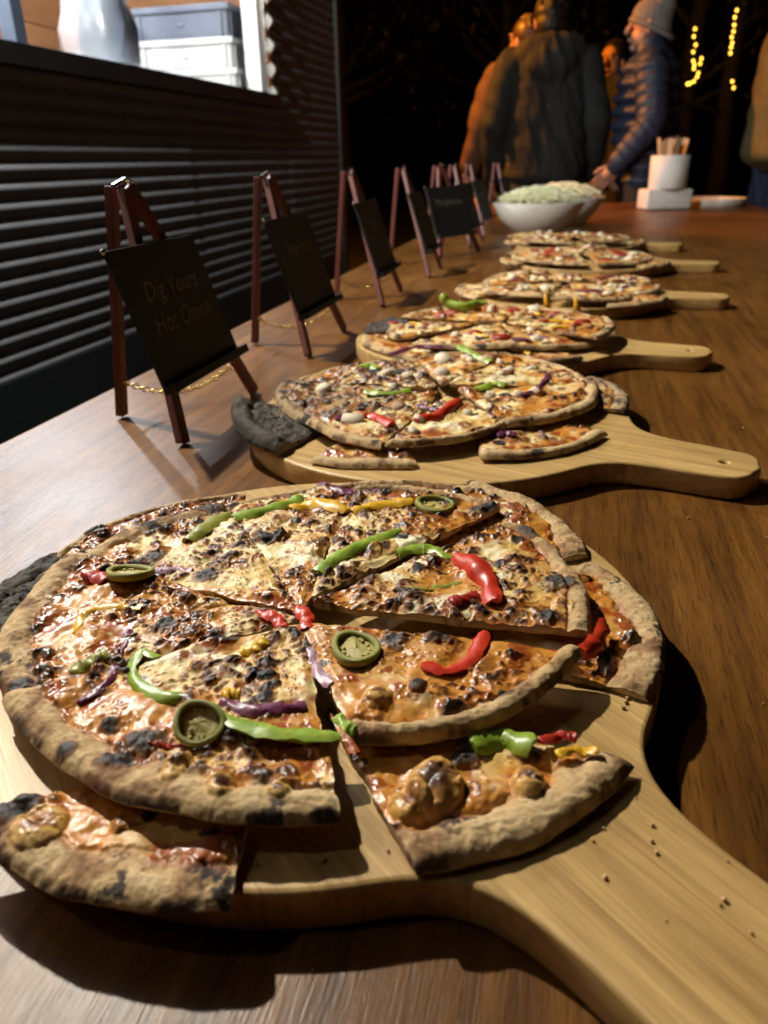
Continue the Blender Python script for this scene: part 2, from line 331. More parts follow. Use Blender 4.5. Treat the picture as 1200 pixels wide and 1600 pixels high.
    for (qx, qy, rx, ry, ht, kind) in spots:
        dx = X-qx; dy = Y-qy; wn = 1. if kind == 'char' else .12; dd = np.hypot(dx/rx, dy/ry)+.9*wn*(n2-.5)+.35*wn*(c3-.5); m = ss(1.05, .55, dd); prof = np.sqrt(np.clip(1-np.clip(dd, 0, 1)**2, 0, 1))
        hh = hh+ht*prof*(.85+.5*wn*(n2-.5)+.25*wn*(c3-.5))
        if kind == 'char':
            CC = cmix(CC, [.20, .070, .022], ss(1.45, .85, dd)*.75); CC = cmix(CC, [.016, .013, .012], m*.96); rg = lerp(rg, .66, m)
        else:
            CC = cmix(CC, [.62, .36, .10], ss(1.15, .8, dd)*.9); CC = cmix(CC, [.30, .11, .028], ss(.72, .35, dd+.8*(n1-.5)+.5*(c2-.5))*.85); CC = cmix(CC, [.05, .022, .014], ss(.50, .2, dd+1.1*(c1-.45)+.5*(c2-.5))*.9); rg = lerp(rg, .34, m)
    eg = ss(0, .004, edge); hh = hh*(.72+.28*eg)
    if burn:
        bz = np.clip(burn*1.25*ss(.0, .10, dist)+.5*(n1-.5)*burn, 0, .96); CC = cmix(CC, [.024, .020, .017], bz); rg = lerp(rg, .8, bz); hh = hh+.003*bz*(n2-.4)
    zbv = zb[0]*(1-s)+s*lerp(zb[1], zb[2], t)-sag*4*s*(1-s)+(.0035*(fbm(mx/45, my/45, seed+71, 2)-.5))
    zbv = np.maximum(zbv, .0186)
    Z = TZ+zbv+hh
    o0 = np.array([lerp(A[0], (P[0]+Q[0])/2, .6), lerp(A[1], (P[1]+Q[1])/2, .6), TZ+float(zbv.min())])
    V = np.stack([X, Y, Z], -1)-o0; idx = np.arange(nr*na).reshape(nr, na)
    quads = np.stack([idx[:-1, :-1], idx[1:, :-1], idx[1:, 1:], idx[:-1, 1:]], -1).reshape(-1, 4)
    if da < 0: quads = quads[:, ::-1]
    uq = (u[:-1, :-1]+u[1:, 1:]).reshape(-1)/2; crustq = uq < 1.0
    Vf = V.reshape(-1, 3); cf = np.concatenate([CC.reshape(-1, 3), rg.reshape(-1, 1)], 1)
    root = empty(name, tuple(o0)); tag(root, label, 'pizza slice', group)
    def sub(qs):
        uni, inv = np.unique(qs.ravel(), return_inverse=True); return Vf[uni], inv.reshape(-1, 4), cf[uni]
    v, q, c = sub(quads[~crustq]); link('cheese', fastmesh('cheese', v, q, c), MT['cheese'], root)
    v, q, c = sub(quads[crustq])
    # side walls and underside belong to the crust
    loop = np.concatenate([idx[:, 0], idx[-1, 1:], idx[::-1, -1][1:], idx[0, ::-1][1:-1]])
    top = Vf[loop]; zb_f = np.broadcast_to(zbv, (nr, na)).reshape(-1)[loop]+TZ-o0[2]; nl = len(loop)
    outer = np.zeros(nl); outer[nr:nr+na-1] = 1
    wc = np.ones((nl, 4))*np.array([.56, .42, .25, .85]); fb = fbm(top[:, 0]*110+seed, top[:, 1]*110, seed+81, 4)
    wc[:, :3] = cmix(wc[:, :3], [.26, .14, .06], ss(.45, .68, fb+.10*outer)*.8); wc[:, :3] = cmix(wc[:, :3], [.03, .02, .016], ss(.62, .74, fb+.12*charr)*.7)
    topc = wc.copy(); topc[:, :3] = lerp(topc[:, :3], cf[loop][:, :3], .55)
    if burn: wc[:, :3] = lerp(wc[:, :3], np.array([.02, .016, .014]), burn*.8); topc[:, :3] = lerp(topc[:, :3], np.array([.02, .016, .014]), burn*.8)
    cen = top[:, :2].mean(0); mid = top.copy(); mid[:, 2] = (top[:, 2]+zb_f)/2; bot = top.copy(); bot[:, :2] = bot[:, :2]+(cen-bot[:, :2])*.012; bot[:, 2] = zb_f
    base = len(v); W = np.concatenate([top, mid, bot]); k = np.arange(nl); k2 = (k+1) % nl
    wq = np.concatenate([np.stack([k, k+nl, k2+nl, k2], -1), np.stack([k+nl, k+2*nl, k2+2*nl, k2+nl], -1)])+base
    if da < 0: wq = wq[:, ::-1]
    allq = [tuple(x) for x in np.concatenate([q, wq])]+[tuple((np.arange(nl)+base+2*nl)[::-1 if da > 0 else 1])]
    link('crust', fastmesh('crust', np.concatenate([v, W]), allq, np.concatenate([c, topc, wc, wc])), MT['crust'], root)
    top_pts = np.stack([X.ravel(), Y.ravel(), Z.ravel()], -1)
    return dict(root=root, pts=top_pts, A=A, P=P, Q=Q, o0=o0)
def surf(S, x, y):
    d = (S['pts'][:, 0]-x)**2+(S['pts'][:, 1]-y)**2; i = np.argpartition(d, 6)[:6]; return float(S['pts'][i, 2].mean())
def on_slice(S, px, py, z=.045):
    for _ in range(5):
        p = onz(px, py, z); z = lerp(z, surf(S, p.x, p.y)-TZ, .8)
    return p
# ------------------------------------------------------------------ toppings (parts of their slice)
def smooth_path(pts, n):
    pts = [Vector(p) for p in pts]; out = []
    P = [pts[0]*2-pts[1]]+pts+[pts[-1]*2-pts[-2]]
    for i in range(len(pts)-1):
        m = max(2, n//(len(pts)-1))
        for k in range(m):
            t = k/m; p0, p1, p2, p3 = P[i:i+4]
            out.append(.5*((2*p1)+(p2-p0)*t+(2*p0-5*p1+4*p2-p3)*t*t+(3*p1-p0-3*p2+p3)*t**3))
    return out+[pts[-1]]
def strip(S, path, wd, th, material, name='pepper_strip', lift=.001, world=False, n=18, tilt=0, wob=.12, seed=0):
    pts = [Vector(p) for p in path] if world else [on_slice(S, *p) for p in path]
    pts = smooth_path(pts, n); o0 = Vector(S['o0']); V = []; Fc = []; q = random.Random(seed+len(S['pts'])); K = 12
    zs = [surf(S, p.x, p.y) for p in pts] if not world else [p.z for p in pts]
    zs = [sum(zs[max(0, i-2):i+3])/len(zs[max(0, i-2):i+3]) for i in range(len(zs))]
    for i, p in enumerate(pts):
        a = pts[max(0, i-1)]; b = pts[min(len(pts)-1, i+1)]; d = (b-a); d.z = 0; d.normalize(); x = Vector((-d.y, d.x, 0)); f = i/(len(pts)-1)
        e = min(1, (.80+f*5), .80+(1-f)*5); e = min(e, 1); ww = wd*1.22*e*(1+wob*math.sin(f*9+seed)+.06*math.sin(f*27+seed*2)); 
        th_ = th*.72; am = 1.0; Rr = ww*.5/math.sin(am); wl = min(th_*.45, Rr*.5)
        for k in range(K):
            if k < 6: aa = -am+2*am*k/5; rr_ = Rr
            else: aa = am-2*am*(k-6)/5; rr_ = Rr-wl
            sq = min(1, th_/(Rr*(1-math.cos(am)))); xx = math.sin(aa)*rr_; zz = (math.cos(aa)*rr_-Rr*math.cos(am))*sq+.0005*math.sin(f*17+k*1.3+seed)+.0004*math.sin(f*43+k*2.9+seed)
            z = Vector((0, 0, 1)); xr = x*math.cos(tilt)+z*math.sin(tilt); zr = z*math.cos(tilt)-x*math.sin(tilt)
            V.append(Vector((p.x, p.y, zs[i]+lift*.8-.0007))+xr*xx+zr*zz-o0)
    m = len(pts)
    for i in range(m-1):
        for k in range(K): Fc.append((i*K+k, i*K+(k+1) % K, (i+1)*K+(k+1) % K, (i+1)*K+k))
    Fc += [tuple(range(K))[::-1], tuple((m-1)*K+k for k in range(K))]
    o = MB().add(V, Fc).build(name, material, S['root'], True); o.data.set_sharp_from_angle(angle=.75); return o
RINGS = {}
def ring_mesh(seed):
    if seed in RINGS: return RINGS[seed]
    q = random.Random(seed); n = 28; mb = MB(); V = []; Fc = []; prof = [(1, -.25), (1.03, 0), (1, .25), (.93, .30), (.80, .28), (.76, 0), (.80, -.25), (.93, -.3)]
    wv = [1+.05*math.sin(3*2*math.pi*k/n+seed)+.02*(q.random()-.5) for k in range(n)]
    for k in range(n):
        t = 2*math.pi*k/n
        for r, z in prof: V.append((r*wv[k]*math.cos(t), r*wv[k]*.92*math.sin(t), z))
    m = len(prof)
    for k in range(n):
        for j in range(m): Fc.append((k*m+j, ((k+1) % n)*m+j, ((k+1) % n)*m+(j+1) % m, k*m+(j+1) % m))
    outer = MB().add(V, Fc).mesh('jalapeno_wall', True)
    pi = MB()
    rings_ = [(.001, .02), (.20, .03), (.40, -.04), (.60, -.07), (.80, -.02), (.80, -.2), (.001, -.2)]; pi.lathe(rings_, 22)
    for i_, v_ in enumerate(pi.v):
        an = math.atan2(v_[1], v_[0]); rr = math.hypot(v_[0], v_[1]); pi.v[i_] = (v_[0], v_[1], v_[2]+(.13*max(0, math.cos(1.5*an+seed))**6*(rr < .85)+.03*math.sin(an*7+rr*9+seed) if v_[2] > -.15 else 0))
    for a in range(14):
        t = q.random()*6.28; r = .22+.42*math.sqrt(q.random()); pi.ell((r*math.cos(t), r*math.sin(t), q.uniform(-.02, .05)), (q.uniform(.07, .11), q.uniform(.06, .09), .05), Matrix.Rotation(t, 3, 'Z'), 8, 5)
    RINGS[seed] = (outer, pi.mesh('pith', True)); return RINGS[seed]
def jring(S, px, py, rp, seed=1, rot=(0, 0, 0), lift=.0012, pos=None):
    p = pos or on_slice(S, px, py); d = (p-CAM).dot(cfw); r = rp*d/F if not pos else rp
    om, pm = ring_mesh(seed % 3); o = link('jalapeno_slice', om, MT['olive'], S['root'], (p.x-S['o0'][0], p.y-S['o0'][1], surf(S, p.x, p.y)+lift-S['o0'][2]), rot); o.scale = (r, r, r*.6)
    link('seed_core', pm, MT['pith'], o); return o
BLOBS = {}
def blob_mesh(seed):
    if seed not in BLOBS:
        q = random.Random(seed); bm = bmesh.new(); bmesh.ops.create_icosphere(bm, subdivisions=3, radius=1)
        ph = [q.random()*6.28 for _ in range(6)]
        for v in bm.verts:
            c = v.co; k = 1+.13*math.sin(c.x*3.1+ph[0])*math.sin(c.y*2.7+ph[1])+.09*math.sin(c.x*6+ph[2]+c.z*4)+.07*math.sin(c.y*7+ph[3])+.05*math.sin(c.z*11+c.x*9+ph[4]); v.co = c*k
        me = bpy.data.meshes.new('bubble'); bm.to_mesh(me); bm.free(); me.shade_smooth(); BLOBS[seed] = me
    return BLOBS[seed]
def blob(S, px, py, rx, ry=None, rz=.5, kind='char', seed=0, name=None, pos=None, sink=.25, rot=0):
    p = pos or on_slice(S, px, py); d = (p-CAM).dot(cfw); k = d/F if not pos else 1; ry = ry or rx; z = rz*min(rx, ry)*k
    me = blob_mesh(seed % 4+(10 if kind != 'char' else 0)); nm = name or ('charred_bubble' if kind == 'char' else 'cheese_bubble')
    o = bpy.data.objects.new(nm, me.copy() if False else me); COL.objects.link(o); o.parent = S['root']
    if not me.materials: me.materials.append(None)
    o.material_slots[0].link = 'OBJECT'; o.material_slots[0].material = MT[kind]
    o.location = (p.x-S['o0'][0], p.y-S['o0'][1], surf(S, p.x, p.y)-z*sink-S['o0'][2]); o.scale = (rx*k, ry*k, z); o.rotation_euler = (0, 0, rot); return o
CUBE = {}
def cube(S, x, y, size, kind='feta', seed=0, name='feta_cube'):
    if seed % 3 not in CUBE:
        q = random.Random(seed % 3+50); bm = bmesh.new(); bmesh.ops.create_cube(bm, size=1)
        for v in bm.verts: v.co = v.co+Vector((q.random()-.5, q.random()-.5, q.random()-.5))*.35
        bmesh.ops.bevel(bm, geom=bm.edges[:], offset=.07, segments=2, affect='EDGES'); me = bpy.data.meshes.new('cube_piece'); bm.to_mesh(me); bm.free(); me.shade_smooth(); me.materials.append(None); CUBE[seed % 3] = me
    o = bpy.data.objects.new(name, CUBE[seed % 3]); COL.objects.link(o); o.parent = S['root']; o.material_slots[0].link = 'OBJECT'; o.material_slots[0].material = MT[kind]
    q = random.Random(seed); o.location = (x-S['o0'][0], y-S['o0'][1], surf(S, x, y)-size*.02-S['o0'][2]); o.scale = (size*(.8+.5*q.random()), size, size*.7); o.rotation_euler = (q.random()*.5, q.random()*.5, q.random()*6); return o
# ================================================================== SETTING
gm = mat('ground_grass_dark', (.030, .034, .016), (.020, .018, .010), scale=3, rough=.9, bmp=.6, bdist=.03)
g = MB().add([(-80, -40, 0), (80, -40, 0), (80, 160, 0), (-80, 160, 0)], [(0, 1, 2, 3)]).build('ground', gm); tag(g, kind='structure')
# ------------------------------------------------------------------ table
TX0, TX1, TY0, TY1 = -.49, .80, -.75, 4.5
T = empty('long_table', ((TX0+TX1)/2, (TY0+TY1)/2, 0)); tag(T, 'long dark oak table set with pizzas on wooden boards', 'table')
tc = T.location
MB().box((0, 0, TZ-.02), (TX1-TX0, TY1-TY0, .04), None, .003).build('tabletop', MT['oak'], T)
for sx in (-1, 1):
    MB().box((sx*((TX1-TX0)/2-.09), 0, TZ-.0905), (.025, TY1-TY0-.25, .10), None, .002).build('apron', MT['oak'], T)
    for sy in (-1, 0, 1): MB().box((sx*((TX1-TX0)/2-.15), sy*((TY1-TY0)/2-.18), (TZ-.041)/2), (.08, .08, TZ-.041), None, .004).build('leg', MT['oak'], T)
# ------------------------------------------------------------------ kiosk with serving hatch
KX, KXB, KY0, KY1, KZ = -1.2, -3.0, -1.1, 4.12, 2.35
HY0, HY1, HZ0, HZ1 = -.2, 3.20, 1.205, 2.08
K = empty('food_kiosk', ((KX+KXB)/2, (KY0+KY1)/2, 0)); tag(K, 'dark corrugated metal food kiosk with a brightly lit serving hatch', 'kiosk'); ko = K.location
def kbox(name, lo, hi, m, bev=.002):
    c = [(a+b)/2 for a, b in zip(lo, hi)]; d = [b-a for a, b in zip(lo, hi)]; return MB().box(Vector(c)-ko, d, None, bev).build(name, m, K)
def corrug(y0, y1, z0, z1, x, name, pitch=.0385, amp=.0030):
    n = int((z1-z0)/pitch*16); V = []; Fc = []
    for i in range(n+1):
        z = z0+(z1-z0)*i/n; dx = amp*math.sin(2*math.pi*(z-.5)/pitch)
        for y in (y0, y1): V.append(Vector((x+dx, y, z))-ko)
        for y in (y0, y1): V.append(Vector((x+dx-.0015, y, z))-ko)
    for i in range(n):
        a = i*4; b = a+4; Fc += [(a, a+1, b+1, b), (a+2, b+2, b+3, a+3), (a+1, a+3, b+3, b+1), (a, b, b+2, a+2)]
    return MB().add(V, Fc).build(name, MT['clad'], K, False)
# sheets overlap a little: each one a piece of its own
for i, (a, b) in enumerate([(KY0, .15), (.13, 1.30), (1.28, 2.45), (2.43, 3.40), (3.38, KY1)]): corrug(a, b, .545, HZ0-.035, KX-.002*(i % 2), 'corrugated_sheet')
corrug(3.225, 3.62, HZ0-.035, KZ, KX, 'corrugated_sheet'); corrug(3.60, KY1, HZ0-.035, KZ, KX-.002, 'corrugated_sheet'); corrug(KY0, HY0, HZ0-.035, KZ, KX, 'corrugated_sheet'); corrug(HY0, 3.225, HZ1+.03, KZ, KX, 'corrugated_sheet')
kbox('skirting_panel', (KX-.03, KY0, .10), (KX+.004, KY1, .5445), MT['skirt'])
kbox('inner_lining', (KX-.05, KY0, .10), (KX-.0315, HY1+.9, HZ0-.03), MT['trim'])
kbox('hatch_sill', (KX-.06, HY0, HZ0-.032), (KX+.022, HY1+.06, HZ0+.012), MT['trim'])
kbox('hatch_head', (KX-.05, HY0, HZ1), (KX+.012, HY1+.02, HZ1+.035), MT['trim'])
kbox('hatch_jamb', (KX-.07, HY1-.055, HZ0+.0125), (KX-.012, HY1+.005, HZ1-.001), MT['white']); kbox('jamb_strip', (KX-.0115, HY1-.030, HZ0+.0125), (KX+.006, HY1+.005, HZ1-.001), MT['steel'])
V = []; Fc = []
for i in range(81):
    z = HZ0+.0125+(HZ1-HZ0-.014)*i/80; x1 = KX+.012+.013*math.sin(2*math.pi*z/.080)
    for yy in (HY1+.0055, HY1+.0235): V += [Vector((KX-.03, yy, z))-ko, Vector((x1, yy, z))-ko]
for i in range(80):
    a = i*4; b = a+4; Fc += [(a, a+1, b+1, b), (a+2, b+2, b+3, a+3), (a+1, a+3, b+3, b+1)]
MB().add(V, Fc).build('scalloped_lit_edge', MT['white'], K, False)  # added strip; its white stands in for the sheet edge lit from inside
kbox('hatch_jamb', (KX-.06, HY0-.04, HZ0+.0125), (KX+.008, HY0+.001, HZ1-.001), MT['white'])
kbox('hatch_post', (KX-.04, 1.695, HZ0+.0125), (KX-.005, 1.735, HZ1-.001), MT['bluepost'])
kbox('wall_panel', (KX-.05, HY1+.03, HZ0-.0295), (KX-.012, KY1, KZ), MT['trim']); kbox('wall_panel', (KX-.05, KY0, HZ0-.0295), (KX-.012, HY0-.045, KZ), MT['trim'])
kbox('wall_panel', (KX-.05, HY0-.04, HZ1+.036), (KX-.012, HY1+.029, KZ), MT['trim'])
kbox('corner_post', (KX-.05, KY1+.001, .08), (KX+.014, KY1+.06, KZ), MT['trim'])
kbox('end_wall', (KXB, KY1+.001, .10), (KX-.0515, KY1+.04, KZ), MT['skirt']); kbox('end_wall', (KXB, KY0-.04, .10), (KX-.0515, KY0-.001, KZ), MT['skirt'])
kbox('back_wall', (KXB-.04, KY0, .10), (KXB-.001, KY1, KZ), MT['skirt'])
kbox('floor', (KXB, KY0, .12), (KX-.052, KY1, .16), MT['trim']); kbox('roof', (KXB-.1, KY0-.1, KZ+.001), (KX+.08, KY1+.12, KZ+.06), MT['roof']); kbox('ceiling', (KXB, KY0, KZ-.05), (KX-.0515, KY1, KZ-.002), MT['white'])
for i in range(11): kbox('lining_board', (KXB+.6, KY0+.01, .90+i*.13), (KXB+.618-.004*(i % 2), KY1-.01, .90+i*.13+.126), MT['plank'], .004)
for i in range(9): kbox('lining_board', (KXB+.62, KY1-.03, 1.0+i*.13), (KX-.08, KY1-.012, 1.0+i*.13+.126), MT['plank'], .004)
kbox('counter', (KX-.75, KY0+.02, HZ0-.06), (KX-.062, KY1-.04, HZ0-.022), MT['white'])
lt = empty('ceiling_lamp', (LAMP_B.x, LAMP_B.y, KZ-.05)); tag(lt, 'bare white lamp hanging on a cord under the kiosk ceiling', 'lamp'); dz = LAMP_B.z-lt.location.z
MB().tube([(0, 0, 0), (0, 0, dz+.08)], .006, 8).build('cord', MT['trim'], lt); MB().lathe([(.001, dz+.085), (.02, dz+.08), (.022, dz+.045), (.001, dz+.045)], 16).build('lamp_holder', MT['white'], lt)
light('lamp_light', (0, 0, dz), WATT_B, (.86, .93, 1), .03, lt)
for L, wt, lab in ((LAMP_A, WATT_A, 'bright white floodlight on an arm over the middle of the serving hatch'), (LAMP_C, WATT_C, 'dimmer white floodlight on an arm over the end of the serving hatch')):
    lt = empty('floodlight', (KX+.012, L.y, HZ1+.10)); tag(lt, lab, 'floodlight', 'floodlights over the hatch'); d = L-lt.location
    MB().bar((0, 0, 0), (d.x, 0, .02), .03, .012, (0, 1, 0)).build('arm', MT['trim'], lt); MB().box((d.x, 0, d.z+.075), (.10, .13, .035), None, .006).build('housing', MT['trim'], lt)
    light('lamp_light', (d.x, 0, d.z), wt, (1, .95, .82), .022, lt)
# crates on the counter
def crate(loc, d, rz, m, label, lip=True):
    o = empty('plastic_crate', loc, rz); tag(o, label, 'crate', None); x, y, z = d
    th = .004; mb = MB(); mb.box((0, 0, th/2), (x-.02, y-.02, th))
    for sx in (-1, 1): mb.box((sx*(x/2-.012), 0, z/2), (th, y-.02, z-.002), None, .001)
    for sy in (-1, 1): mb.box((0, sy*(y/2-.012), z/2), (x-.032, th, z-.002), None, .001)
    mb.build('shell', m, o)
    r = MB()
    for sx in (-1, 1): r.box((sx*(x/2-.005), 0, z-.010), (.010, y, .02), None, .002)
    for sy in (-1, 1): r.box((0, sy*(y/2-.005), z-.010), (x-.021, .010, .02), None, .002)
    r.build('rim', m, o)
    for sx in (-1, 1):
        for sy in (-1, 1):
            MB().box((sx*(x/2-.006), sy*(y/2-.035), z/2-.011), (.008, .010, z-.024), None, .002).build('rib', m, o); MB().box((sx*(x/2-.035), sy*(y/2-.006), z/2-.011), (.010, .008, z-.024), None, .002).build('rib', m, o)
    MB().box((0, -y/2+.009, z*.42), (.03, .006, .012), None, .003).build('catch', m, o)
    return o
CX, CY = -1.295-.20, 3.09+.16
crate((CX+.004, CY, HZ0-.0215), (.405, .325, .118), .02, MT['whitecrate'], 'white plastic crate at the bottom of the stack in the hatch'); crate((CX, CY+.003, HZ0+.0975), (.40, .32, .10), .0, MT['whitecrate'], 'white plastic crate under the grey crate in the hatch')
crate((CX-.002, CY, HZ0+.1985), (.40, .32, .105), -.015, MT['greycrate'], 'grey plastic crate on top of the white crates in the hatch')
tr = MB().box((0, 0, .03), (.34, .22, .06), None, .012).build('food_tray', MT['whitecrate'], None, True, loc=(-1.50, 2.62, HZ0-.021)); tag(tr, 'white lidded tray beside the crate stack in the hatch', 'tray')
bagm = mat('clear_plastic', (.40, .46, .54), (.30, .36, .44), scale=14, rough=.22, bmp=.6, bdist=.01, trans=.55)
mb = MB()
for k, (r, z) in enumerate([(.09, 0), (.115, .02), (.12, .10), (.10, .18), (.07, .25), (.035, .29), (.05, .33)]): pass
mb.lathe([(.001, 0), (.10, .005), (.12, .03), (.122, .12), (.10, .20), (.07, .26), (.03, .295), (.045, .335)], 26, sx=1, sy=.85)
for i, v in enumerate(mb.v): mb.v[i] = (v[0]*(1+.10*math.sin(v[2]*38+i*1.7)), v[1]*(1+.10*math.sin(v[2]*31+i*2.3)), v[2])
bg = mb.build('plastic_bag', bagm, None, True, loc=(-1.52, 2.56, HZ0+.04)); tag(bg, 'clear plastic bag standing on the white lidded tray', 'bag')
jar = empty('spice_jar', (-1.62, 3.20, HZ0+.204)); tag(jar, 'small jar with a yellow cap resting in the grey crate', 'jar'); jm = mat('clear_jar', (.5, .52, .5), (.4, .42, .4), rough=.15, trans=.5)
MB().lathe([(.001, 0), (.03, 0), (.032, .01), (.032, .075), (.026, .085)], 18).build('body', jm, jar, True); MB().lathe([(.028, .084), (.029, .087), (.029, .11), (.001, .112)], 18).build('cap', mat('yellow_cap', (.55, .36, .04), (.45, .28, .03)), jar)
# ================================================================== BOARDS
def board_mesh(R=.165, L=.262, w0=.030, w1=.027, th=.018):
    c = bpy.data.curves.new('b', 'CURVE'); c.dimensions = '2D'; c.fill_mode = 'BOTH'; c.bevel_depth = .0022; c.bevel_resolution = 2; c.extrude = th/2-.0022
    a0 = math.radians(24); fr = .045; pts = []
    # circle, then a concave fillet into the handle, then the rounded end
    for k in range(73):
        a = a0+(2*math.pi-2*a0)*k/72; pts.append((R*math.cos(a), R*math.sin(a)))
    def bez(p0, p1, p2, p3, n):
        return [tuple(p0[i]*(1-t)**3+3*p1[i]*t*(1-t)**2+3*p2[i]*t*t*(1-t)+p3[i]*t**3 for i in (0, 1)) for t in [k/n for k in range(1, n)]]
    s, e = pts[-1], (R+.055, -w0); tang = (math.sin(a0), math.cos(a0))
    pts += bez(s, (s[0]+tang[0]*.030, s[1]+tang[1]*.030), (e[0]-.040, e[1]), e, 12)+[e]
    er = .016
    for k in range(7):
        a = -math.pi/2+math.pi/2*k/6; pts.append((L-er+er*math.cos(a), -w1+er+er*math.sin(a)))
    pts.append((L+.003, 0))
    low = pts[73:]
    pts += [(x, -y) for x, y in low[::-1][1:]]
    def spl(P):
        q = c.splines.new('POLY'); q.points.add(len(P)-1); q.use_cyclic_u = True
        for i, (x, y) in enumerate(P): q.points[i].co = (x, y, 0, 1)
    spl(pts); spl([(L-.020+.0052*math.cos(2*math.pi*k/20), .0052*math.sin(2*math.pi*k/20)) for k in range(20)])
    o = bpy.data.objects.new('b', c); COL.objects.link(o); dg = bpy.context.evaluated_depsgraph_get(); dg.update()
    me = bpy.data.meshes.new_from_object(o.evaluated_get(dg)); bpy.data.objects.remove(o); me.materials.clear(); me.materials.append(MT['board'])
    for v in me.vertices: v.co.z += th/2
    return me
BMESH = board_mesh()
BRDS = []
BG = 'round wooden serving boards in a row'
BMESH0 = board_mesh(R=.166, L=.37, w0=.031, w1=.029)
def board(x, y, ang, label, me=None):
    o = link('serving_board', me or BMESH, None, None, (x, y, TZ+.0003), (0, 0, math.radians(ang))); tag(o, label, 'serving board', BG); return o
board(-.115, .318, -42, 'long handled round wooden board under the big pizza with jalapeno rings', BMESH0)
board(-.108, .655, -20, 'round wooden board under the pizza with feta cubes and burnt slices')
board(-.10, .985, -10, 'round wooden board under the pizza topped with a whole green chilli')
board(-.02, 1.365, -4, 'round wooden board under the pale cheese pizza past the chilli pizza')
board(.03, 1.80, -3, 'round wooden board under the tomato and cheese pizza second from the salad bowls')
board(.0, 2.19, -2, 'round wooden board under the pizza next to the salad bowl')
# ================================================================== FRONT PIZZA
SPOTS = {}
def px_slice(label, A, P, Q, zb, ztop=.008, key=None, **kw):
    pa, pp, pq = [onz(a[0], a[1], z+ztop) for a, z in zip((A, P, Q), zb)]; sp = []
    for (x, y, rx, ry, ht, kind) in SPOTS.get(key, ()):
        p = onz(x, y, sum(zb)/3+.008); k = (p-CAM).dot(cfw)/F; sp.append((p.x, p.y, rx*k, ry*k/.62, ht*.001, kind))
    return build_slice(label, (pa.x, pa.y), (pp.x, pp.y), (pq.x, pq.y), zb, spots=sp, **kw)
for k_, x_, y_, rx_, ry_, h_ in [('U6', 872, 902, 26, 17, 2.6), ('U6', 826, 822, 22, 15, 2.2), ('U6', 857, 952, 22, 13, 1.8), ('U5', 762, 785, 28, 15, 2.4), ('U7', 615, 990, 24, 15, 1.8), ('U7', 685, 984, 22, 13, 1.8), ('U7', 652, 1068, 16, 13, 2.6),
    ('U2', 222, 1148, 32, 19, 2.0), ('U2', 178, 1176, 30, 16, 1.6), ('U2', 135, 1222, 36, 16, 1.2), ('U2', 57, 1204, 21, 18, 1.4), ('U2', 100, 1160, 16, 12, 1.6), ('U2', 166, 1118, 15, 10, 1.6), ('S8', 727, 1174, 22, 18, 3), ('R1', 946, 1022, 17, 20, 3), ('U1', 22, 1070, 30, 24, 1.),
    ('U3', 238, 858, 19, 14, 2.2), ('U3', 322, 890, 22, 15, 1.8), ('U4', 420, 832, 24, 14, 1.8), ('U2', 345, 985, 26, 15, 1.8), ('B3', 660, 768, 20, 11, 2), ('B2', 145, 828, 24, 10, 2), ('L1', 25, 1252, 38, 28, 3), ('U3', 325, 785, 30, 12, 2), ('U1', 262, 965, 20, 11, 1.5), ('U3', 210, 868, 14, 10, 1.5), ('U5', 700, 775, 18, 10, 2), ('B3', 560, 760, 16, 9, 2), ('U1', 60, 890, 14, 10, .6), ('U7', 790, 1070, 16, 8, .6)]:
    SPOTS.setdefault(k_, []).append((x_, y_, rx_, ry_, h_, 'char'))
for k_, x_, y_, rx_, ry_, h_ in [('S8', 680, 1222, 46, 36, 9), ('S8', 826, 1215, 27, 22, 8), ('S8', 640, 1250, 34, 22, 5), ('U2', 275, 1190, 20, 24, 3.2), ('U2', 345, 1222, 22, 16, 3.5), ('U2', 436, 1224, 19, 14, 3), ('U6', 880, 935, 18, 15, 2.5), ('U2', 235, 992, 18, 14, 2.5), ('U4', 500, 845, 36, 28, 3), ('L1', 60, 1285, 40, 30, 4), ('U5', 600, 850, 22, 14, 2), ('U1', 330, 930, 24, 14, 2.2), ('U7', 590, 1080, 24, 16, 2.5)]:
    SPOTS.setdefault(k_, []).append((x_, y_, rx_, ry_, h_, 'bubble'))
FG = 'slices of the big front pizza'
B0 = .0187
fr = dict(res=.0006, group=FG)
SL = {}
SL['L1'] = px_slice('slice with a saucy middle lying half hidden under the widest crust, charred left end', (420, 1130), (-70, 1265), (352, 1398), (B0, B0, B0), seed=3, charr=.55, oil=.95, brown=.25, cw=.017, flat=.05, key='L1', **fr)
SL['S8'] = px_slice('slice with two big cheese bubbles lying by the handle of its board', (500, 1085), (987, 1172), (650, 1338), (B0, .0215, .020), seed=5, oil=.75, brown=.15, charr=.1, cw=.019, ch=.0085, key='S8', **fr)
SL['R1'] = px_slice('slice showing only a mottled crust along the board rim opposite its handle', (700, 1000), (928, 862), (1018, 1072), (B0, B0, B0), seed=8, charr=.45, oil=.8, brown=.5, cw=.017, key='R1', **fr)
SL['R2'] = px_slice('slice with a long pale upturned crust behind the slice with the charred corner bubble', (640, 900), (735, 742), (922, 853), (B0, B0, B0), seed=9, charr=.35, oil=.8, brown=.5, cw=.016, ch=.0080, key='R2', **fr)
SL['B1'] = px_slice('badly burnt black slice sticking out beyond the left crust of the front pizza', (300, 960), (-90, 985), (90, 850), (B0, .022, .022), seed=11, burn=.8, charr=.9, key='B1', **fr)
SL['B2'] = px_slice('dark browned slice peeping out behind the folded smooth crust', (330, 900), (85, 858), (385, 762), (B0, .024, .024), seed=12, charr=.6, brown=.9, oil=.7, cw=.006, key='B2', **fr)
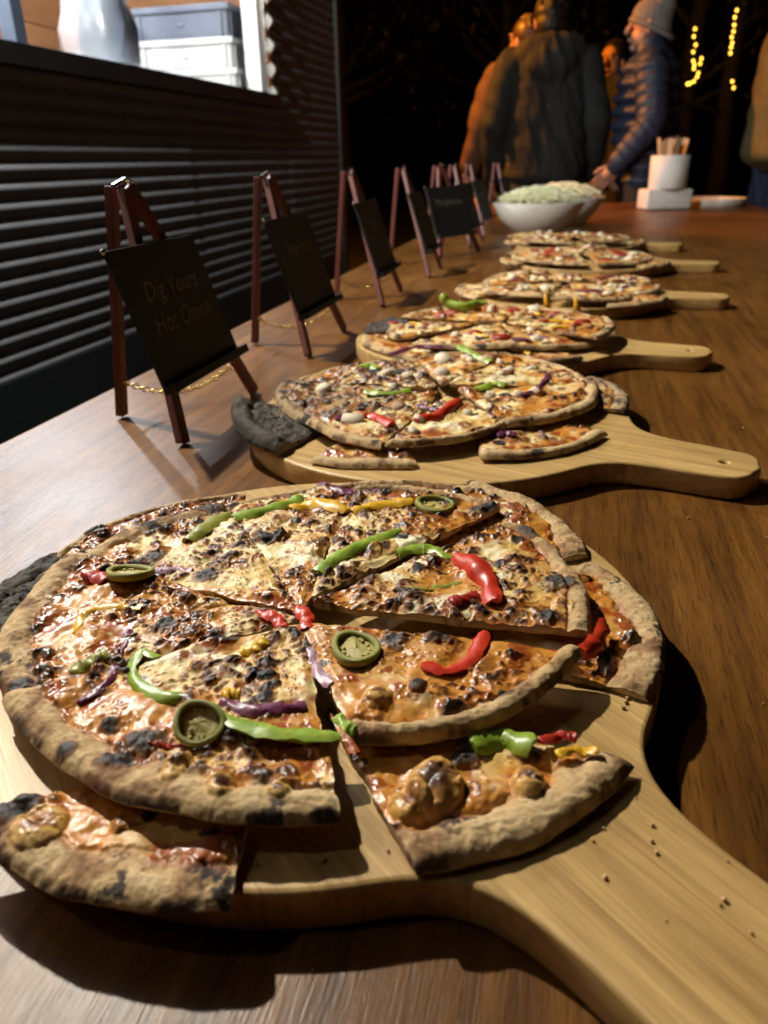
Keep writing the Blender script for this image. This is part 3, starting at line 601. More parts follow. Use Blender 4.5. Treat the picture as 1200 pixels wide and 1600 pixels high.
SL['B3'] = px_slice('dark slice with a red salami disc at the far rim of the front pizza', (600, 850), (500, 757), (745, 752), (B0, .024, .022), seed=14, charr=.55, brown=.8, cw=.009, key='B3', **fr)
UZ = .0265
SL['U1'] = px_slice('slice with a tall smooth crust, a jalapeno ring and yellow pepper', (470, 952), (112, 853), (4, 1085), (.029, UZ, UZ), seed=21, charr=.15, brown=.72, oil=.78, cw=.016, ch=.0085, key='U1', **fr)
SL['U2'] = px_slice('widest slice with a green pepper strip, upright jalapeno ring and black char spots', (470, 962), (2, 1070), (530, 1252), (.029, .029, .030), seed=22, charr=.35, brown=.65, oil=.75, cw=.015, ch=.0075, flat=.035, key='U2', **fr)
SL['U3'] = px_slice('slice with a folded brown crust and a pale green pepper strip', (470, 946), (96, 866), (352, 776), (.029, UZ, UZ), seed=23, charr=.5, brown=.85, oil=.5, cw=.013, ch=.0080, key='U3', **fr)
SL['U4'] = px_slice('slice with a yellow pepper strip and a long green strip beside it', (472, 940), (350, 780), (560, 745), (.029, UZ, UZ), seed=24, charr=.4, brown=.7, oil=.5, cw=.007, key='U4', **fr)
SL['U5'] = px_slice('slice with a bright green strip down its cut side', (484, 922), (556, 748), (785, 780), (.029, UZ, UZ), seed=25, charr=.45, brown=.65, oil=.5, cw=.007, key='U5', **fr)
SL['U6'] = px_slice('slice with an upright curved red pepper strip and a black corner bubble', (482, 928), (798, 800), (926, 975), (.031, .030, .030), seed=26, charr=.35, brown=.7, oil=.45, cw=.010, ch=.0075, key='U6', **fr)
SL['U7'] = px_slice('slice with a thick jalapeno ring and a curled red pepper strip', (466, 955), (910, 1002), (552, 1143), (.031, .030, .029), seed=28, charr=.25, brown=.5, oil=.65, cw=.010, ch=.0075, key='U7', **fr)
s_ = SL
def st(k, path, wpx, th, m, **kw):
    p = on_slice(s_[k], *path[0]); wd = wpx*((p-CAM).dot(cfw))/F; strip(s_[k], path, wd, th, MT[m], **kw)
st('U4', [(365, 812), (435, 792), (470, 777)], 22, .004, 'green', seed=1); st('U4', [(455, 795), (490, 788), (543, 802)], 24, .005, 'yellow', seed=2)
st('U3', [(295, 848), (325, 824), (354, 804)], 26, .004, 'olive', seed=3, name='pepper_strip'); st('U1', [(118, 988), (130, 962), (165, 949), (222, 951)], 16, .003, 'yellow', seed=4, lift=0)
st('U1', [(108, 1052), (168, 1022)], 24, .006, 'olive', seed=5); st('U2', [(203, 985), (187, 1028), (165, 1070), (122, 1102)], 12, .003, 'onion', name='onion_strip', seed=6)
st('U2', [(246, 1028), (222, 1022), (204, 1045), (214, 1072), (248, 1092), (282, 1088)], 20, .0055, 'green', seed=7, lift=.001, tilt=.5)
st('U5', [(497, 898), (540, 866), (625, 828)], 24, .005, 'green', seed=8); st('U5', [(550, 802), (600, 790), (645, 786)], 22, .004, 'yellow', seed=9)
st('U6', [(620, 862), (665, 856), (702, 873)], 22, .004, 'green', seed=10, lift=0); st('U6', [(712, 874), (742, 888), (762, 915), (768, 948)], 28, .0052, 'red', seed=11, lift=.002, tilt=.45)
st('U6', [(703, 942), (725, 936), (745, 930)], 20, .004, 'tomato', name='tomato_piece', seed=12); st('U6', [(640, 920), (680, 918), (722, 910)], 16, .003, 'olive', seed=13, lift=-.0005)
st('U7', [(660, 1040), (700, 1050), (738, 1028), (756, 990)], 25, .0050, 'red', seed=14, lift=.001, tilt=-.4); st('U2', [(320, 1110), (370, 1135), (450, 1155), (532, 1158)], 34, .006, 'green', seed=15, lift=.002, tilt=-.5)
st('U2', [(345, 1098), (400, 1110), (478, 1104)], 20, .004, 'onion', name='onion_strip', seed=16, lift=.0015); st('U2', [(346, 1085), (375, 1082)], 18, .003, 'yellow', seed=17)
st('S8', [(738, 1170), (782, 1160), (832, 1174)], 34, .006, 'green', seed=18, lift=.003, tilt=.4); st('S8', [(842, 1170), (878, 1160), (900, 1164)], 16, .005, 'tomato', name='tomato_piece', seed=19, lift=.005)
st('S8', [(868, 1192), (905, 1182), (935, 1184)], 14, .003, 'yellow', seed=20, lift=.005); st('U7', [(528, 1120), (545, 1135), (556, 1148)], 18, .004, 'green', seed=21)
st('U1', [(130, 905), (147, 903), (168, 908)], 26, .005, 'tomato', name='tomato_piece', seed=22); st('U2', [(402, 958), (430, 966), (442, 980)], 18, .004, 'red', name='tomato_piece', seed=23); st('U7', [(466, 950), (480, 968), (478, 985)], 20, .004, 'red', name='tomato_piece', seed=24)
st('U2', [(375, 1018), (400, 1012), (415, 1000)], 18, .003, 'yellow', seed=25); st('U7', [(485, 1010), (492, 1040), (520, 1068)], 20, .002, 'onionpale', name='onion_strip', seed=26, lift=0)
st('U4', [(500, 755), (530, 768), (556, 775)], 14, .003, 'onion', name='onion_strip', seed=27); st('B3', [(520, 770), (560, 765), (610, 778)], 12, .003, 'onion', name='onion_strip', seed=28)
st('R1', [(908, 1040), (930, 1020), (942, 992)], 26, .005, 'red', seed=29, lift=.008, tilt=.9); st('U2', [(232, 1160), (262, 1168), (300, 1166)], 9, .002, 'tomato', name='tomato_piece', seed=30)
st('U3', [(240, 895), (275, 888), (300, 892)], 16, .002, 'onionpale', name='onion_strip', seed=31, lift=0)
jring(s_['U1'], 204, 903, 36, 1, (-.25, .1, .4), .003); jring(s_['U5'], 680, 792, 32, 2, (.1, .1, 1)); jring(s_['U7'], 556, 1022, 41, 0, (.12, -.05, 2), .003)
jring(s_['U2'], 314, 1150, 40, 1, (.50, .20, .2), .006)
q = random.Random(12); cr_ = MB()
for i in range(70):
    if i < 26: a_ = q.random()*6.28; cx_, cy_, z_ = .02+.09*q.random(), .17+.07*q.random(), .0186
    elif i < 40: a_ = q.uniform(-1.4, -.2); cx_, cy_, z_ = -.115+.157*math.cos(a_), .318+.157*math.sin(a_), .0186
    else: cx_, cy_, z_ = q.uniform(.08, .40), q.uniform(.3, 1.2), .0004
    if z_ > .01 and (cx_-(-.115))*.669+(cy_-.318)*.743 > .03 and math.hypot(cx_+.115, cy_-.318) > .16: continue
    r_ = q.uniform(.0004, .0010); cr_.ell((cx_, cy_, TZ+z_+r_*.6), (r_*q.uniform(.8, 1.6), r_, r_*.7), Matrix.Rotation(q.random()*3, 3, 'Z'), 6, 4, .5, i)
tag(cr_.build('crumbs', mat('crumb', (.62, .42, .20), (.36, .19, .07), scale=300, rough=.8), None, True), 'scattered tiny crumbs on the front board and the table', 'crumbs', kind='stuff')
# ================================================================== SECOND PIZZA
F2 = 'slices of the burnt feta pizza'
f2 = dict(res=.0011, group=F2)
S2 = {}
def two(k, label, A, P, Q, zb, **kw): S2[k] = px_slice(label, A, P, Q, zb, **{**f2, **kw})
C2 = (690, 600)
two('l1', 'blackened slice with a jagged edge hanging over the rim of the second board', (560, 630), (362, 622), (432, 700), (B0, .030, B0), seed=41, burn=.85, charr=.9, ch=.017, cw=.02)
two('l2', 'thin slice with a pale straight crust on the second board, below a folded crust', (600, 640), (482, 712), (652, 716), (B0, B0, B0), seed=42, oil=.6, charr=.3, cw=.013)
two('l3', 'slice with a long pale crust pointing at the handle of the second board', (740, 640), (752, 706), (952, 664), (B0, .0195, .021), seed=43, oil=.7, charr=.15, cw=.012)
two('l4', 'slice with a scorched hollow crust at the far side of the second board', (800, 610), (978, 632), (925, 580), (B0, .021, .021), seed=44, charr=.7, burn=.25, cw=.014)
U2z = .027
two('u1', 'scorched slice with chunks of feta and a grey crust on the second board', (690, 606), (445, 588), (492, 655), (.030, U2z, U2z), seed=51, charr=.75, burn=.30, brown=.8, cw=.012, ch=.008)
two('u2', 'slice with a rolled pale crust end and a red pepper strip on the second board', (680, 612), (478, 650), (592, 690), (.030, U2z, U2z), seed=52, charr=.25, brown=.7, cw=.013, ch=.008)
two('u3', 'slice with a long red pepper strip on the second board', (700, 608), (600, 686), (795, 655), (.030, U2z, U2z), seed=53, charr=.3, brown=.4, cw=.008)
two('u4', 'slice with a dark folded crust and an onion strip on the second board', (715, 600), (790, 654), (932, 590), (.030, .028, .028), seed=54, charr=.7, brown=.4, oil=.5, cw=.013, ch=.008)
two('u5', 'slice loaded with white feta lumps at the far right of the second board', (700, 592), (925, 592), (800, 548), (.030, U2z, U2z), seed=55, charr=.3, brown=.3, cw=.009)
two('u6', 'slice with a bright green pepper strip at the far rim of the second board', (690, 592), (800, 546), (650, 552), (.030, U2z, U2z), seed=56, charr=.3, brown=.35, cw=.008)
two('u7', 'browned slice with a green fleck and a curled edge on the second board', (680, 598), (655, 556), (462, 588), (.030, U2z, U2z), seed=57, charr=.6, brown=.9, cw=.008)
def st2(k, path, wpx, th, m, **kw):
    p = on_slice(S2[k], *path[0]); strip(S2[k], path, wpx*((p-CAM).dot(cfw))/F, th, MT[m], **kw)
st2('u3', [(648, 662), (690, 648), (718, 630)], 14, .005, 'red', lift=.003, tilt=.4); st2('u4', [(815, 622), (840, 608), (858, 588)], 8, .003, 'onion', name='onion_strip', lift=.003); st2('u6', [(718, 545), (740, 556), (768, 570)], 12, .005, 'green', lift=.004)
st2('u5', [(745, 612), (775, 604), (790, 606)], 14, .004, 'green', lift=.003); st2('u7', [(570, 615), (605, 618), (640, 612)], 12, .004, 'green', lift=.003); st2('u2', [(552, 655), (580, 652), (612, 668)], 16, .006, 'red', lift=.003)
st2('u2', [(524, 656), (545, 655), (560, 652)], 12, .004, 'onion', name='onion_strip', lift=.003); st2('u6', [(608, 560), (650, 548), (692, 548)], 9, .004, 'onion', name='onion_strip', lift=.006); st2('u7', [(566, 575), (580, 574), (590, 580)], 14, .006, 'green', lift=.003)
st2('l3', [(775, 684), (790, 682), (805, 684)], 12, .004, 'onion', name='onion_strip', lift=.003); st2('u3', [(652, 636), (672, 640), (690, 645)], 7, .003, 'onion', name='onion_strip', lift=.003)
def scatter(S, n, kinds, q, sz=.010):
    A, P, Q = S['A'], S['P'], S['Q']
    for i in range(n):
        a, b = q.random(), q.random(); s = .25+.6*math.sqrt(a); e = P*(1-b)+Q*b if .08 < b < .92 else (P+Q)/2; x, y = A+(e-A)*s
        k = q.choice(kinds); z = sz*(.7+.6*q.random())
        if k in ('feta', 'bubble', 'chick'): cube(S, x, y, z, 'feta' if k != 'chick' else 'bubble', q.randrange(99), 'feta_cube' if k == 'feta' else 'chicken_piece')
        elif k == 'char': blob(S, 0, 0, z*.6, z*.45, .6, 'char', q.randrange(9), pos=Vector((x, y, surf(S, x, y))))
        elif k == 'salami': blob(S, 0, 0, z*.95, z*.85, .22, 'salami', q.randrange(9), name='salami_slice', pos=Vector((x, y, surf(S, x, y))), sink=-.1)
        elif k == 'tomato': blob(S, 0, 0, z*.8, z*.6, .5, 'tomato', q.randrange(9), name='tomato_piece', pos=Vector((x, y, surf(S, x, y))), sink=0)
        elif k == 'jring': jring(S, 0, 0, z*.8, q.randrange(3), (q.random()*.4, q.random()*.4, 0), pos=Vector((x, y, surf(S, x, y))))
        else:
            t = q.random()*6.28; d = Vector((math.cos(t), math.sin(t), 0))*z*1.2; nrm = Vector((-d.y, d.x, 0))*.3; c = Vector((x, y, surf(S, x, y)+.001))
            strip(S, [c-d, c+nrm, c+d], z*.45, .004, MT[k], name='onion_strip' if 'onion' in k else 'pepper_strip', world=True, n=8, lift=.001)
q = random.Random(5)
for k, n in (('u1', 4), ('u3', 3), ('u4', 5), ('u5', 8), ('u6', 7), ('u7', 4), ('l3', 1), ('u2', 2)): scatter(S2[k], n, ['feta', 'feta', 'feta', 'char', 'chick'], q, .0105)
# ================================================================== FURTHER PIZZAS
def round_pizza(cx, cy, R, n, a0, low, what, prev, nxt, grp, seed, kinds, res=.0017, zt=.027, nt_=4, **kw):
    q = random.Random(seed); out = []
    ords = ['', 'second ', 'third ', 'fourth ', 'fifth ', 'sixth ', 'seventh ', 'eighth ']
    for i in range(n):
        sw = q.uniform(-.13, .13); a = a0+2*math.pi*i/n+sw; b = a0+2*math.pi*(i+1)/n+sw+q.uniform(-.05, .08); m = (a+b)/2; off = q.uniform(.0, .024); ax, ay = cx+off*math.cos(m), cy+off*math.sin(m)
        r1 = R*q.uniform(.84, 1.06); r2 = R*q.uniform(.84, 1.06); zq = q.uniform(-.002, .006)
        side = ['towards the handle', 'between the handle and '+nxt, 'facing '+nxt, 'between the easels and '+nxt, 'facing the easels', 'between the easels and '+prev, 'facing '+prev, 'between the handle and '+prev][int(round(m/(math.pi/4))) % 8]
        used_ = [S_['root']['label'] for S_ in out]
        if what+', '+side in used_: side = 'second '+side
        S = build_slice(what+', '+side, (ax, ay), (ax+r1*math.cos(a), ay+r1*math.sin(a)), (ax+r2*math.cos(b), ay+r2*math.sin(b)), (zt+.003+zq*.6, zt+zq-q.uniform(-.002, .006), zt+zq-q.uniform(-.002, .006)), res=res, seed=seed*10+i, group=grp, **{**dict(charr=.25, brown=.45, oil=.5), **kw}); out.append(S)
        scatter(S, nt_, kinds, q, .012)
    for (ang, r0, r1, sp, lab, burn) in low:
        a = math.radians(ang-sp); b = math.radians(ang+sp); m = math.radians(ang); ax, ay = cx+r0*math.cos(m), cy+r0*math.sin(m)
        S = build_slice(lab, (ax, ay), (cx+r1*math.cos(a), cy+r1*math.sin(a)), (cx+r1*math.cos(b), cy+r1*math.sin(b)), (B0, .0195, .0195), res=res, seed=seed*10+40+int(ang), group=grp, cw=.012, burn=burn, **{**dict(charr=.3, brown=.4, oil=.6), **kw}); out.append(S)
        scatter(S, 2, kinds, q, .011)
    return out
P3 = round_pizza(-.085, 1.0, .137, 7, .3, [(-75, .06, .165, 24, 'slice with a straight pale crust beside the handle of the chilli pizza board', 0), (-140, .05, .178, 24, 'small slice with yellow corn bits on the rim of the chilli pizza board', 0), (172, .06, .175, 18, 'black burnt slice end on the rim of the chilli pizza board', .8)],
    'upper slice of the chilli pizza', 'the feta pizza', 'the pale pizza', 'slices of the chilli pizza', 6, ['tomato', 'onion', 'feta', 'char', 'tomato', 'yellow'], nt_=5)
P4 = round_pizza(-.005, 1.37, .142, 7, .1, [(-48, .05, .172, 22, 'slice with tomato beside the handle of the pale cheese pizza board', 0), (195, .06, .185, 24, 'slice sliding off the far end of the pale cheese pizza board from its handle', 0)],
    'upper slice of the pale cheese pizza', 'the chilli pizza', 'the tomato pizza', 'slices of the pale cheese pizza', 7, ['salami', 'feta', 'feta', 'chick', 'onion'], nt_=6, brown=.3, oil=.4)
P5 = round_pizza(.015, 1.80, .150, 7, .25, [(-30, .06, .185, 20, 'slice with red sauce by the handle of the tomato and cheese pizza board', 0), (200, .06, .172, 20, 'slice with red sauce at the handle-free end of the tomato and cheese pizza board', 0)],
    'upper slice of the tomato and cheese pizza', 'the pale pizza', 'the last pizza', 'slices of the tomato and cheese pizza', 8, ['tomato', 'salami', 'feta', 'tomato'], nt_=6, res=.0022, brown=.3, oil=.45, charr=.1)
P6 = round_pizza(-.01, 2.19, .152, 7, .4, [(-15, .06, .18, 22, 'slice by the handle of the board next to the salad bowl', 0), (188, .06, .17, 22, 'slice at the handle-free end of the board next to the salad bowl', 0)],
    'upper slice of the pizza next to the salad', 'the tomato pizza', 'the salad', 'slices of the pizza next to the salad bowl', 9, ['tomato', 'salami', 'feta'], nt_=6, res=.0022, brown=.3, oil=.45, charr=.1)
# the long green chilli and two yellow pieces on the third pizza
cz = .048
ch_ = [onz(690, 458, cz+.012), onz(700, 470, cz+.002), onz(725, 474, cz), onz(745, 470, cz), onz(762, 470, cz)]
S3 = min(P3[:7], key=lambda S: (S['pts'][:, :2].mean(0)[0]-ch_[2].x)**2+(S['pts'][:, :2].mean(0)[1]-ch_[2].y)**2)
base_z = surf(S3, ch_[2].x, ch_[2].y)+.006
pts = smooth_path([Vector((p.x, p.y, base_z+dz)) for p, dz in zip(ch_, (.016, .004, 0, .001, .002))], 20)
o = MB().tube([p-Vector(S3['o0']) for p in pts], .006, 12, True, [.0065*min(1, .55+i*.25)*(1 if i < 14 else max(.25, 1-(i-14)*.11)) for i in range(len(pts))]).build('chilli', MT['green'], S3['root'], True)
S3['root']['label'] = 'slice with a whole green chilli lying across it'
for px, py in ((858, 462), (905, 468)):
    b_ = onz(px, py, .046); S = min(P3[:7], key=lambda S: (S['pts'][:, :2].mean(0)[0]-b_.x)**2+(S['pts'][:, :2].mean(0)[1]-b_.y)**2); z = surf(S, b_.x, b_.y)
    MB().tube([Vector((b_.x, b_.y, z-.002))-Vector(S['o0']), Vector((b_.x-.003, b_.y, z+.010))-Vector(S['o0']), Vector((b_.x-.006, b_.y, z+.020))-Vector(S['o0'])], .004, 8, True, [.005, .004, .0015]).build('yellow_pepper_strip', MT['yellow'], S['root'], True)
# ================================================================== EASELS WITH SIGNS
def text_mesh(txt, size):
    c = bpy.data.curves.new('t', 'FONT'); c.body = txt; c.size = size; c.align_x = 'CENTER'; c.align_y = 'CENTER'; c.extrude = .0002; c.resolution_u = 3; c.shear = .25
    o = bpy.data.objects.new('t', c); COL.objects.link(o); dg = bpy.context.evaluated_depsgraph_get(); dg.update(); me = bpy.data.meshes.new_from_object(o.evaluated_get(dg)); bpy.data.objects.remove(o); me.materials.clear(); return me
def easel(x, y, rz, label, lines, links=True):
    """local: front towards +x, feet spread along y"""
    E = empty('sign_easel', (x, y, TZ), rz); tag(E, label, 'easel sign', 'small easel signs along the table edge')
    ap = Vector((-.068, 0, .205)); H = .21
    dirv = Vector((-.068, 0, .205)).normalized(); nrm = Vector((dirv.z, 0, -dirv.x))
    for s in (-1, 1): MB().bar((0, s*.083, 0.0025), (ap.x, s*.004-.0*s, ap.z+(.004 if s > 0 else 0)), .013, .0075, nrm).build('front_leg', MT['easel'], E)
    MB().bar((-.098, -.018, .0025), (ap.x-.012, -.004, ap.z+.004), .012, .0075, (1, 0, 0)).build('rear_leg', MT['easel'], E)
    R = Matrix((Vector((0, 1, 0)), dirv, Vector((0, 1, 0)).cross(dirv))).transposed()
    # sign board lies on the front of the legs
    c = dirv*.111+nrm*.0115+Vector((0, -.016, 0))
    MB().box(c, (.152, .114, .004), R, .0008).build('sign_board', MT['slate'], E); MB().box(dirv*.050+nrm*.014+Vector((0, -.010, 0)), (.158, .008, .013), R, .001).build('ledge', MT['slate'], E)
    for k, tx in enumerate(lines):
        me = text_mesh(tx, .024); o = link('lettering', me, MT['letter'], E, c+nrm*.0022+dirv*(.018-.028*k)); o.rotation_euler = R.to_euler()
    MB().ell(dirv*.168+nrm*.012+Vector((0, -.094, 0)), (.0025,)*3, None, 8, 5).build('pin', MT['steel'], E); MB().tube([ap+Vector((-.004, -.014, .004)), ap+Vector((0, 0, .009)), ap+Vector((0, .014, .005))], .0022, 6).build('hinge', MT['steel'], E)
    # brass chain from the rear leg to the front legs
    a = Vector((-.092, -.016, .036)); b = Vector((-.012, .070, .038)); a2 = Vector((-.012, -.070, .036))
    n = 26 if links else 12; mb = MB()
    for i in range(n):
        t = (i+.5)/n; p = a.lerp(b, t); p.z -= .020*4*t*(1-t); d = (b-a).normalized(); sx = Vector((-d.y, d.x, 0)); up = Vector((0, 0, 1)); s2 = sx if i % 2 else up
        Lk = (b-a).length/n*.75; mb.tube([p+d*Lk*math.cos(k*math.pi/4)+s2*.0022*math.sin(k*math.pi/4) for k in range(8)], .0007, 4, closed=True)
    mb.ell(a, (.003,)*3, None, 8, 5); mb.build('chain', MT['brass'], E, True); return E
ES = [(-.322, .664, 0, 'easel sign with faded two-line lettering beside the burnt feta pizza', ['Dig Yours', 'Hot Onion']), (-.316, .996, 0, 'easel sign with tall slanted letters beside the chilli pizza', ['Veg Feast']), (-.309, 1.365, .02, 'easel sign with a single short word beside the pale cheese pizza', ['Spicy']),
      (-.292, 1.715, .02, 'easel sign nearly hiding its neighbour, between the pale cheese and tomato pizzas', ['Garlic']), (-.285, 2.05, -.5, 'easel sign turned square to the table end with a centred word', ['Margherita']), (-.272, 2.30, -.1, 'easel sign beside the pizza next to the salad bowl', ['Ham']), (-.270, 2.62, -.1, 'easel sign beside the salad bowl', ['Salad']), (-.215, 2.93, -.1, 'easel sign standing behind the salad bowl', ['Slaw'])]
for x, y, rz, lab, ln in ES: easel(x, y, rz, lab, ln, y < 1.2)
# ================================================================== BOWLS, CUTLERY, TRAY
def bowl(x, y, sx, sy, hgt, rz, label, slab, seed):
    o = MB().lathe([(.001, .004), (.45, .0), (.55, .004), (.84, hgt*.5), (1.0, hgt), (.97, hgt+.002), (.80, hgt*.55), (.5, .014), (.001, .012)], 44).build('salad_bowl', MT['china'], None, True, loc=(x, y, TZ+.0005), rot=(0, 0, rz)); o.scale = (sx, sy, 1); tag(o, label, 'bowl')
    q = random.Random(seed); mb = MB()
    for i in range(2600):
        a = q.random()*6.28; r = math.sqrt(q.random())*.82; mx_ = r*math.cos(a)*sx; my_ = r*math.sin(a)*sy; z = hgt*.86+.048*(1-r*r)+.010*q.random(); d = q.random()*6.28; L = q.uniform(.008, .02); wd = q.uniform(.0009, .0022)
        dx, dy = math.cos(d)*L, math.sin(d)*L; nx, ny = -math.sin(d)*wd, math.cos(d)*wd; b = q.uniform(-.006, .008); e = q.uniform(-.006, .006)
        P = [(mx_-dx, my_-dy, z-e), (mx_, my_, z+b), (mx_+dx, my_+dy, z+e)]; V = []
        for p in P: V += [(p[0]-nx, p[1]-ny, p[2]), (p[0]+nx, p[1]+ny, p[2]+.001), (p[0], p[1], p[2]+.0018)]
        mb.add(V, [(0, 3, 5, 2), (2, 5, 4, 1), (1, 4, 3, 0), (3, 6, 8, 5), (5, 8, 7, 4), (4, 7, 6, 3)])
    mb.ell((0, 0, hgt*.80), (sx*.74, sy*.74, .040), None, 24, 8)
    me = bpy.data.meshes.new('salad'); me.from_pydata(mb.v, [], mb.f); me.update(); s = link('shredded_salad', me, MT['lettuce'], None, (x, y, TZ+.0005), (0, 0, rz)); tag(s, slab, 'salad', kind='stuff')
bowl(-.125, 2.70, .150, .125, .092, .35, 'white oval bowl heaped with shredded salad next to the last pizza', 'pale shredded cabbage salad heaped in the front oval bowl', 3)
bowl(-.055, 3.04, .150, .125, .092, .35, 'white oval bowl of salad half hidden behind the other bowl', 'shredded cabbage salad in the bowl behind the front bowl', 4)
NB = Vector((.372, 3.90, TZ))
b_ = MB().box((0, 0, .043), (.205, .12, .083), None, .010).build('napkin_block', MT['paper'], None, True, loc=NB+Vector((0, 0, .001)), rot=(0, 0, .32)); tag(b_, 'white rectangular block under the round cutlery tub', 'napkin holder')
cupo = MB().lathe([(.001, 0), (.078, 0), (.080, .003), (.083, .135), (.079, .135), (.076, .006), (.001, .006)], 40).build('cutlery_tub', MT['paper'], None, True, loc=NB+Vector((.005, .0, .0865))); tag(cupo, 'round white tub full of paper-wrapped wooden cutlery', 'tub')
q = random.Random(3)
for i in range(15):
    a = q.random()*6.28; r = .055*math.sqrt(q.random()); ba = Vector((r*.6*math.cos(a), r*.6*math.sin(a), .008)); tp = Vector((r*1.25*math.cos(a), r*1.25*math.sin(a), .19+.02*q.random()))
    k = MB().bar((0, 0, 0), tp-ba, .026, .003, (math.cos(a*3), math.sin(a*3), 0), .001).build('cutlery_packet', MT['stick'], None, loc=NB+Vector((.005, 0, .0865))+ba); tag(k, 'paper-wrapped wooden cutlery packet standing in the white tub', 'cutlery', 'cutlery packets in the tub')
tr = MB().lathe([(.001, .006), (.145, .006), (.150, .035), (.156, .036), (.158, .030), (.152, 0), (.001, 0)], 48).build('round_tray', MT['china'], None, True, loc=(.60, 4.12, TZ+.0005)); tag(tr, 'shallow round white tray beside the cutlery tub', 'tray')
